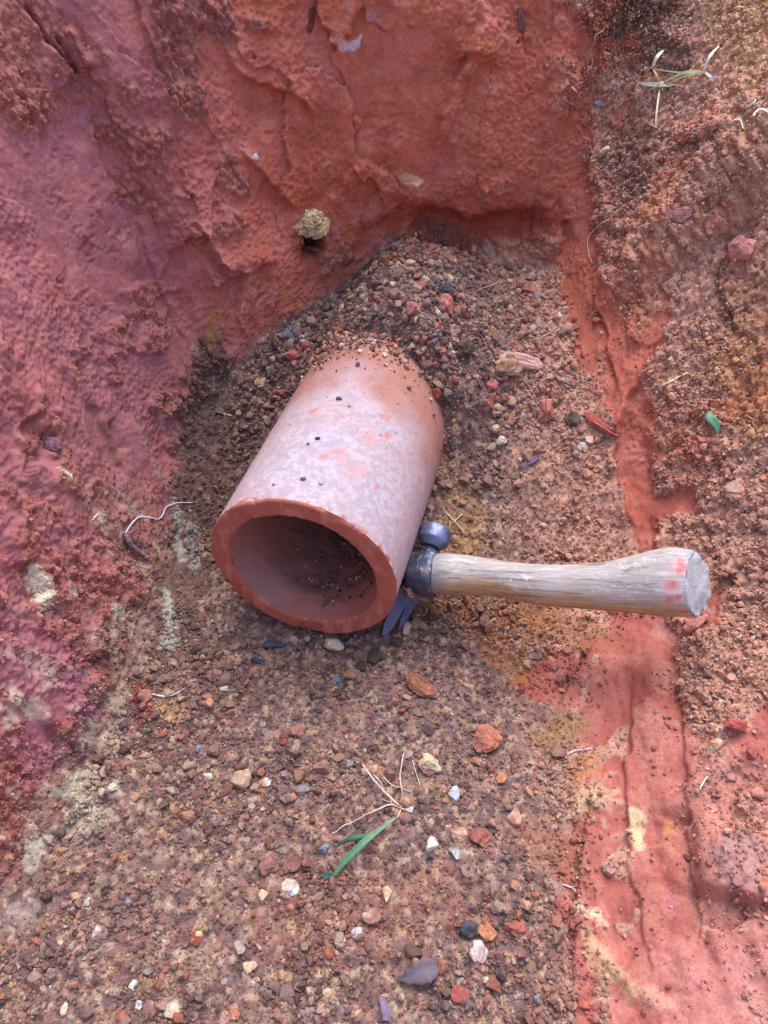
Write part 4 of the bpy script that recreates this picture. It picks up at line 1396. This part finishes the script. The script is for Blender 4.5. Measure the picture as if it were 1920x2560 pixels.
# ------------------------------------------------------------------ roots, twigs, grass
def spline(P, n):
    P = np.array(P, float)
    if len(P) == 2:
        t = np.linspace(0, 1, n)[:, None]
        return P[0] * (1 - t) + P[1] * t
    Q = np.vstack([2 * P[0] - P[1], P, 2 * P[-1] - P[-2]])
    o = []
    m = max(2, n // (len(P) - 1))
    for k in range(1, len(Q) - 2):
        p0, p1, p2, p3 = Q[k - 1:k + 3]
        for t in np.linspace(0, 1, m, endpoint=False):
            o.append(.5 * (2 * p1 + (p2 - p0) * t + (2 * p0 - 5 * p1 + 4 * p2 - p3) * t * t + (3 * p1 - p0 - 3 * p2 + p3) * t ** 3))
    o.append(P[-1])
    return np.array(o)


def path_on(pxs, n, lift=.0008, arch=0.0, relax=4):
    q = spline(pxs, n)
    P = []
    for k, (x, y) in enumerate(q):
        p, nn_ = at(x, y)
        P.append(p + nn_ * lift)
    P = np.array(P)
    for _ in range(relax):                                     # taut between the bumps, like a real fibre
        P[1:-1] = (P[:-2] + 2 * P[1:-1] + P[2:]) / 4
    t = np.linspace(0, 1, len(P))
    tc = np.array([0, 0, CAM_H]) - P
    tc /= np.linalg.norm(tc, axis=1)[:, None]
    return P + tc * (arch * np.sin(pi * t))[:, None]


def tube(P, r0, r1, seg=7, knobs=0.0, seed=0):
    T = np.gradient(P, axis=0); T /= np.linalg.norm(T, axis=1)[:, None] + 1e-12
    a = np.cross(T, [.3, .2, .93]); a /= np.linalg.norm(a, axis=1)[:, None] + 1e-9
    b = np.cross(T, a)
    n = len(P)
    rr = np.linspace(r0, r1, n) * (1 + knobs * np.random.default_rng(seed).uniform(-1, 1, n))
    th = np.linspace(0, 2 * pi, seg, endpoint=False)
    V = (P[:, None, :] + rr[:, None, None] * (np.cos(th)[None, :, None] * a[:, None, :] + np.sin(th)[None, :, None] * b[:, None, :])).reshape(-1, 3)
    i = np.arange(n * seg).reshape(n, seg); j = np.roll(i, -1, 1)
    F = np.stack([i[:-1], j[:-1], j[1:], i[1:]], -1).reshape(-1, 4)
    ends = []
    for row, flip in ((i[0], True), (i[-1], False)):
        m = len(row)
        for k in range(1, m - 2, 2):
            fc = [row[0], row[k], row[k + 1], row[k + 2] if k + 2 < m else row[k + 1]]
            ends.append(fc[::-1] if flip else fc)
    return V, np.concatenate([F, np.array(ends)])


def fibres(strands, name, label, cat, col, mat=None, group=None, parent=None, knobs=.12):
    Vs, Fs, off = [], [], 0
    for k, (pxs, r0, r1, arch) in enumerate(strands):
        V, F = tube(path_on(pxs, max(14, len(pxs) * 7), r0 * 1.1, arch), r0 * .85, r1 * .85, 7, knobs, k)
        Vs.append(V); Fs.append(F + off); off += len(V)
    V = np.concatenate(Vs)
    c = np.empty((len(V), 3)); c[:] = col
    c *= (1 + .25 * fbm(V, 260, 2, 5.0))[:, None]
    me = mesh_np(name, V, np.concatenate(Fs), np.clip(c, .004, .9))
    if parent is not None:
        me.transform(parent.matrix_world.inverted())
        return link(name, me, mat or M_PLANT, parent)
    return tag(link(name, me, mat or M_PLANT), label, cat, group)


ROOTC = lin(222, 200, 176); PALE = lin(224, 212, 206); STRAW = lin(232, 222, 184)
fibres([([(312, 1332), (330, 1305), (345, 1294), (372, 1294), (392, 1299), (404, 1290), (412, 1270), (430, 1262), (450, 1256), (480, 1258), (498, 1254)], .0008, .0004, .001)],
       'root', 'long wavy white root running from a twig stub on the left wall', 'root', lin(214, 206, 214))
fibres([([(310, 1336), (322, 1360), (340, 1375), (364, 1395)], .0024, .0019, .001)], 'twig', 'thick grey twig stub poking from the left wall', 'twig', lin(140, 118, 124), M_BARK, knobs=.16)
fibres([([(289, 1402), (300, 1414), (315, 1422), (327, 1434)], .0004, .0002, 0)], 'root', 'short white rootlet below the grey twig stub', 'root', PALE)
fibres([([(232, 1296), (245, 1284), (228, 1304)], .0004, .0003, .001)], 'root', 'tiny pale rootlet sticking out of the left wall', 'root', PALE)
fibres([([(1545, 528), (1530, 545), (1510, 555), (1492, 570), (1475, 590), (1470, 610), (1475, 640), (1482, 658)], .0007, .0003, .002), ([(1545, 528), (1520, 532), (1500, 540)], .0004, .0002, 0), ([(1492, 570), (1465, 600)], .0004, .0002, 0),
        ([(1482, 658), (1470, 668)], .0003, .0002, 0), ([(1510, 555), (1530, 562)], .0003, .0002, 0)], 'root', 'branching cream root hanging on the soil beside the back corner', 'root', ROOTC)
fibres([([(1515, 68), (1500, 82), (1490, 88), (1484, 102)], .0007, .0004, .001)], 'root', 'curled pale root at the top of the back wall edge', 'root', ROOTC)
fibres([([(1480, 145), (1476, 168), (1462, 182), (1452, 194)], .0007, .0004, .001)], 'root', 'pale root slanting beside the upper soil edge', 'root', lin(216, 150, 124))
fibres([([(1430, 218), (1442, 230), (1454, 232)], .0006, .0004, .001)], 'root', 'short bent rootlet above the smooth right edge of the back wall', 'root', ROOTC)
fibres([([(1342, 855), (1358, 842), (1374, 834), (1394, 818)], .0010, .0005, .002)], 'twig', 'grey twig lying across the mound in front of the red right wall', 'twig', lin(170, 150, 142), M_BARK)
fibres([([(1248, 706), (1232, 714), (1210, 720), (1188, 730)], .0009, .0005, .002)], 'twig', 'thin twig at the foot of the back wall by the charcoal-grey lump', 'twig', lin(190, 140, 118), M_BARK)
fibres([([(1654, 968), (1685, 950), (1718, 932)], .0008, .0007, .001)], 'straw', 'short straight straw on the right slope', 'straw', lin(236, 206, 160))
fibres([([(1140, 1140), (1146, 1170), (1158, 1195), (1180, 1238)], .0004, .0003, .001)], 'root', 'thin brown root hanging on the slope right of the pipe', 'root', lin(150, 120, 100))
fibres([([(1112, 1280), (1130, 1297), (1155, 1325), (1158, 1345)], .0006, .0003, .002), ([(1155, 1285), (1140, 1300), (1128, 1310)], .0006, .0004, .002), ([(1125, 1302), (1124, 1325)], .0004, .0003, .001), ([(1150, 1320), (1165, 1336)], .0003, .0002, .001)],
       'dry_sprig', 'dry pale sprig just behind the hammer face', 'sprig', lin(206, 192, 160))
fibres([([(1010, 1538), (1035, 1510), (1052, 1500), (1070, 1490)], .0004, .0003, .001), ([(1060, 1490), (1095, 1500), (1125, 1512), (1150, 1502), (1165, 1490)], .0005, .0003, .002)], 'root', 'fine roots in the dark gap under the hammer handle', 'root', lin(196, 160, 130))
fibres([([(1040, 1540), (1068, 1536), (1088, 1540), (1100, 1556)], .0005, .0003, .001)], 'root', 'fine pale root on the soil below the hammer head', 'root', lin(206, 176, 150))
fibres([([(380, 1736), (420, 1742), (450, 1730), (465, 1718)], .0006, .0003, .001)], 'root', 'thin whitish root at the foot of the left wall below the pipe', 'root', PALE)
fibres([([(315, 1690), (340, 1700), (362, 1712)], .0005, .0003, 0)], 'root', 'thin dark root on the lower left wall', 'root', lin(120, 100, 100))
fibres([([(1418, 1888), (1440, 1878), (1460, 1876), (1482, 1874)], .0007, .0004, .001), ([(1470, 1876), (1482, 1866)], .0004, .0003, .001)], 'root', 'short pale root on the right edge of the clay bulge', 'root', lin(206, 170, 176))
fibres([([(1748, 1972), (1758, 1955), (1768, 1942)], .0006, .0004, .001)], 'root', 'tiny white root on the lower right clay edge', 'root', PALE)
fibres([([(1405, 2212), (1425, 2218), (1440, 2228), (1448, 2242)], .0007, .0005, .001), ([(1425, 2218), (1440, 2216)], .0004, .0003, 0)], 'root', 'mauve-white root on the lower clay bulge', 'root', lin(196, 170, 180))
fibres([([(1860, 600), (1880, 590), (1905, 578)], .0005, .0003, .001)], 'root', 'thin root over the big pink clod at the right edge', 'root', ROOTC)
fibres([([(1880, 1055), (1890, 1048), (1896, 1038)], .0004, .0003, .001), ([(1866, 1036), (1888, 1052)], .0004, .0003, .001)], 'root', 'small forked rootlet right of the green leaf scrap', 'root', lin(230, 200, 170))
fibres([([(540, 1990), (560, 2050), (590, 2062)], .0003, .0002, 0)], 'root', 'hair-thin dark root on the left of the floor', 'root', lin(110, 90, 90))
fibres([([(1720, 190), (1660, 500)], .0001, .0001, 0)], 'root', 'hair-thin root fibre on the upper right soil', 'root', ROOTC) if False else None
fibres([([(1622, 292), (1650, 278), (1680, 264)], .0004, .0003, .001)], 'root', 'thin pale rootlet under the dry grass at upper right', 'root', ROOTC)
fibres([([(1668, 304), (1690, 288), (1712, 270)], .0005, .0003, .001), ([(1708, 288), (1725, 280), (1738, 276)], .0004, .0003, .001)], 'root', 'pair of pale rootlets right of the hanging dry stem', 'root', lin(222, 186, 170))
fibres([([(1838, 302), (1848, 300), (1854, 312), (1860, 326)], .0008, .0005, .001)], 'root', 'white hooked root at the edge of a clod on the upper right slope', 'root', lin(236, 226, 220))
fibres([([(1866, 272), (1885, 258), (1890, 250)], .0007, .0004, .001), ([(1884, 264), (1905, 255), (1918, 252)], .0005, .0003, .001)], 'straw', 'forked pale straw at the upper right edge', 'straw', STRAW)
fibres([([(1884, 294), (1900, 276), (1918, 282)], .0011, .0008, .002)], 'straw', 'folded white straw at the right edge', 'straw', lin(240, 232, 214))


def ribbon(pxs, widths, col, name, parent=None, lift=.001, arch=0.0, fold_=.25, label=None, cat=None, col2=None, thick=.00025, n=28):
    """a thin solid blade: px path, widths in metres along it, folded along the midrib"""
    P = path_on(pxs, n, lift, arch, 45)
    m = len(P)
    T = np.gradient(P, axis=0); T /= np.linalg.norm(T, axis=1)[:, None] + 1e-12
    tc = np.array([0, 0, CAM_H]) - P; tc /= np.linalg.norm(tc, axis=1)[:, None]
    Sd = np.cross(T, tc); Sd /= np.linalg.norm(Sd, axis=1)[:, None]
    Up = np.cross(Sd, T)
    wv = np.interp(np.linspace(0, 1, m), np.linspace(0, 1, len(widths)), widths)[:, None] / 2
    cols_ = []
    top = [P - Sd * wv + Up * wv * fold_, P - Sd * wv * .5 + Up * wv * fold_ * .4, P, P + Sd * wv * .5 + Up * wv * fold_ * .4, P + Sd * wv + Up * wv * fold_]
    ring = top + [q - Up * thick for q in top[::-1]]
    k = len(ring)
    V = np.stack(ring, 1).reshape(-1, 3)
    i = np.arange(m * k).reshape(m, k); j = np.roll(i, -1, 1)
    F = np.stack([i[:-1], j[:-1], j[1:], i[1:]], -1).reshape(-1, 4)
    for e in (0, m - 1):
        F = np.concatenate([F, [[i[e, q], i[e, q + 1], i[e, k - 2 - q], i[e, k - 1 - q]] for q in range(4)]])
    c = np.empty((len(V), 3)); c[:] = col
    t = np.repeat(np.linspace(0, 1, m), k)
    if col2 is not None:
        c = mx(c, col2, sm(.0, .9, t))
    c[np.arange(len(V)) % k == 2] *= 1.2
    c *= (1 + .18 * fbm(V, [200, 200, 200], 2, 3.0))[:, None]
    me = mesh_np(name, V, F, np.clip(c, .004, .9))
    if parent is not None:
        me.transform(parent.matrix_world.inverted())
        return link(name, me, M_PLANT, parent)
    return tag(link(name, me, M_PLANT), label, cat)


GREEN = lin(66, 108, 80); GREEN2 = lin(112, 140, 112); GREEN3 = lin(46, 80, 74)
bpy.context.view_layer.update()
gp = empty('grass_plant', at(1000, 2024)[0], 'uprooted grass seedling with green blades and pale roots on the pit floor', 'grass plant')
bpy.context.view_layer.update()
fibres([([(903, 1907), (918, 1930), (940, 1958), (965, 1985), (990, 2010), (1002, 2022)], .0009, .0007, .003), ([(925, 1918), (930, 1935), (950, 1955), (958, 1975)], .0006, .0004, .002),
        ([(958, 1944), (970, 1955), (985, 1966), (1000, 1968), (1008, 1966)], .0005, .0003, .002), ([(1008, 1885), (1006, 1910), (1000, 1940), (1003, 1970), (1006, 1985), (1000, 2010)], .0006, .0004, .003),
        ([(1000, 2022), (978, 2013), (955, 2020), (925, 2032), (895, 2050), (860, 2065), (830, 2086)], .0006, .0004, .002), ([(1030, 1900), (1042, 1940), (1050, 1965), (1056, 1980)], .0004, .0003, .001),
        ([(1000, 2024), (995, 2040), (985, 2050)], .0005, .0004, .001), ([(1002, 2022), (1015, 2026)], .0006, .0004, .001), ([(945, 1995), (965, 2002), (985, 2010)], .0003, .0003, .001),
        ([(968, 1978), (975, 1998), (980, 2014)], .0005, .0004, .002), ([(1000, 1968), (1025, 1980)], .0003, .0003, .001), ([(950, 1955), (930, 1955)], .0003, .0002, .001)],
       'roots', None, None, lin(198, 176, 160), parent=gp)
ribbon([(990, 2050), (965, 2066), (940, 2082), (925, 2096), (905, 2112), (880, 2136), (855, 2162), (838, 2185), (828, 2200)], [.0010, .0020, .0028, .0037, .0040, .0038, .0033, .0024, .0010], GREEN2, 'blade', gp, .0032, .006, .35, col2=GREEN)
ribbon([(926, 2094), (905, 2098), (880, 2102), (862, 2106), (846, 2114)], [.0020, .0034, .0036, .0026, .0008], GREEN, 'blade', gp, .0032, .005, -.35, col2=GREEN3)
ribbon([(828, 2196), (815, 2196), (806, 2204)], [.0020, .0048, .0030], GREEN3, 'blade', gp, .0028, .001, .2)
dg = empty('dry_grass', at(1650, 208)[0], 'bleached dry grass sprig lying on the upper right slope', 'dry grass')
bpy.context.view_layer.update()
for pth, wds, arch, cc in [([(1602, 213), (1625, 211), (1650, 213), (1678, 216)], [.0022, .0030, .0026, .0012], .004, lin(240, 228, 200)), ([(1652, 210), (1680, 192), (1712, 180), (1742, 173), (1760, 181)], [.0012, .0018, .0022, .0022, .0014], .012, lin(226, 224, 168)),
                           ([(1660, 212), (1700, 196), (1735, 182), (1762, 182)], [.0010, .0014, .0014, .0010], .010, lin(206, 206, 140)), ([(1620, 168), (1660, 179), (1700, 184), (1762, 182)], [.0008, .0010, .0012, .0010], .010, lin(206, 210, 150)),
                           ([(1762, 180), (1775, 190), (1786, 204)], [.0016, .0022, .0020], .008, lin(240, 228, 206)), ([(1760, 178), (1770, 150), (1782, 132), (1797, 117)], [.0012, .0020, .0018, .0008], .010, lin(236, 224, 206)),
                           ([(1636, 170), (1640, 150), (1646, 138), (1662, 128)], [.0020, .0028, .0026, .0010], .006, lin(240, 228, 204)), ([(1648, 208), (1642, 190), (1636, 170)], [.0014, .0014, .0014], .006, lin(214, 176, 120)),
                           ([(1648, 212), (1645, 260), (1641, 290), (1639, 316)], [.0012, .0014, .0012, .0008], .006, lin(232, 216, 170)), ([(1648, 214), (1632, 222), (1616, 232)], [.0010, .0010, .0006], .003, lin(222, 196, 160)),
                           ([(1652, 214), (1656, 224), (1658, 232)], [.0012, .0012, .0006], .002, lin(206, 160, 100))]:
    ribbon(pth, wds, cc, 'stem', dg, .0015, arch, .3, n=20)
fibres([([(1662, 206), (1690, 214), (1712, 216), (1732, 217)], .0005, .0003, .002), ([(1626, 312), (1640, 318), (1650, 322)], .0005, .0003, .001)], 'rootlet', None, None, ROOTC, parent=dg)
ribbon([(1775, 1034), (1780, 1045), (1785, 1062), (1786, 1086)], [.0026, .0062, .0058, .0016], lin(120, 160, 124), 'leaf_scrap', None, .0055, .001, .12, 'scrap of bright green leaf on the right slope', 'leaf', col2=lin(70, 124, 92))
ribbon([(998, 2452), (1020, 2446), (1050, 2436), (1072, 2425), (1092, 2412)], [.0006, .0030, .0072, .0066, .0112, .0104, .0126, .0100, .0088, .0050], lin(84, 74, 82), 'dry_leaf', None, .004, .004, .30, 'curled purple-grey dry leaf on the lower floor', 'leaf', col2=lin(104, 90, 98), thick=.0004)
ribbon([(955, 2500), (962, 2525), (966, 2556)], [.0030, .0050, .0040], lin(116, 96, 116), 'dry_leaf', None, .002, .002, .2, 'mauve leaf strip below the curled dry leaf at the bottom edge', 'leaf', thick=.0004)


def chip(a, b, wpx, cols2, name, label, cat, lift=.002, tilt=0.0, fr_=.5):
    """a splintered sliver of wood or bark from pixel a to pixel b"""
    SEED[0] += 1
    pa, na_ = at(*a); pb, nb_ = at(*b)
    n = na_ + nb_; n /= np.linalg.norm(n)
    x = pb - pa; Ln = np.linalg.norm(x); x /= Ln
    n = n - x * (n @ x); n /= np.linalg.norm(n)
    y = np.cross(n, x)
    s = depth(pa) / FPX
    v, f = ICO[4]
    v = v.copy()
    v = np.sign(v) * np.abs(v) ** .72
    wv = wpx * s / 2
    rag = fbm(v * [0.2, 1, 1], [1, 6, 6], 3, SEED[0] % 50)
    v[:, 0] *= 1 + .30 * rag * np.abs(v[:, 0])
    v[:, 1:] *= (1 + .35 * fbm(v, [.8, 5, 5], 3, SEED[0] % 40))[:, None]
    c = np.empty((len(v), 3)); c[:] = cols2[0]
    c = mx(c, cols2[1], sm(-.05, .3, fbm(v, [.7, 8, 8], 3, 11.0 + SEED[0] % 30)))
    V = v * [Ln / 2, wv, wv * fr_]
    o = link(name, mesh_np(name, V, f, np.clip(c * (1 + .25 * fbm(v, [3, 20, 20], 2, 2.0))[:, None], .004, .9), False), M_BARK)
    M = Matrix(np.stack([x, y, n], 1).tolist()).to_4x4()
    M.translation = Vector((pa + pb) / 2 + n * (wv * fr_ * .5 + lift * .3))
    o.matrix_world = M
    return tag(o, label, cat)


chip((1252, 893), (1352, 916), 34, (lin(206, 150, 140), lin(196, 170, 160)), 'wood_chip', 'pale pink splintered wood chip on the mound near the right wall', 'wood chip')
chip((1465, 1040), (1545, 1090), 30, (lin(170, 88, 76), lin(120, 64, 58)), 'wood_chip', 'reddish splintered wood chip at the foot of the right wall', 'wood chip')
chip((1288, 1026), (1262, 1064), 11, (lin(176, 116, 80), lin(140, 90, 64)), 'wood_chip', 'thin brown wood sliver left of the large pinkish-red lump', 'wood chip')
chip((1300, 1168), (1345, 1142), 14, (lin(120, 100, 110), lin(150, 110, 106)), 'wood_chip', 'mauve-grey wood sliver on the slope below the crumbly cream stone', 'wood chip')
chip((1460, 1194), (1498, 1190), 16, (lin(196, 140, 110), lin(160, 96, 76)), 'wood_chip', 'tan wood sliver on the slope above the hammer handle', 'wood chip')
chip((1018, 1694), (1085, 1742), 40, (lin(150, 96, 76), lin(104, 80, 66)), 'wood_chip', 'brown bark lump on the floor below the hammer head', 'wood chip')
chip((1302, 22), (1306, 78), 18, (lin(130, 84, 84), lin(96, 58, 56)), 'bark_strip', 'purple-brown bark strip hanging at the top of the back wall', 'bark')
chip((783, 18), (772, 82), 14, (lin(112, 62, 52), lin(84, 46, 40)), 'bark_strip', 'dark bark strip stuck at the top of the back wall, left of centre', 'bark')
chip((903, 122), (910, 98), 6, (lin(176, 112, 96), lin(150, 84, 70)), 'bark_strip', 'tiny bark splinter beside the whitish scar on the back wall', 'bark')
chip((762, 590), (774, 610), 9, (lin(150, 90, 86), lin(120, 70, 66)), 'twig', 'short twig leaning at the left of the dark wall hole', 'twig', lift=.004)
chip((756, 618), (806, 628), 10, (lin(150, 86, 84), lin(120, 66, 62)), 'twig', 'twig lying across the bottom of the dark wall hole', 'twig', lift=.004)
chip((826, 576), (832, 594), 7, (lin(160, 104, 100), lin(130, 80, 76)), 'twig', 'little twig stub right of the mineral lump', 'twig', lift=.003)
chip((475, 405), (480, 440), 12, (lin(176, 98, 86), lin(150, 76, 66)), 'soil_flake', 'upright flake of clay on the left part of the back wall', 'flake')
chip((1315, 500), (1305, 545), 9, (lin(176, 66, 44), lin(150, 56, 40)), 'soil_flake', 'thin red flake of clay near the base of the back wall', 'flake')
print('all', round(time.time() - T0, 1))
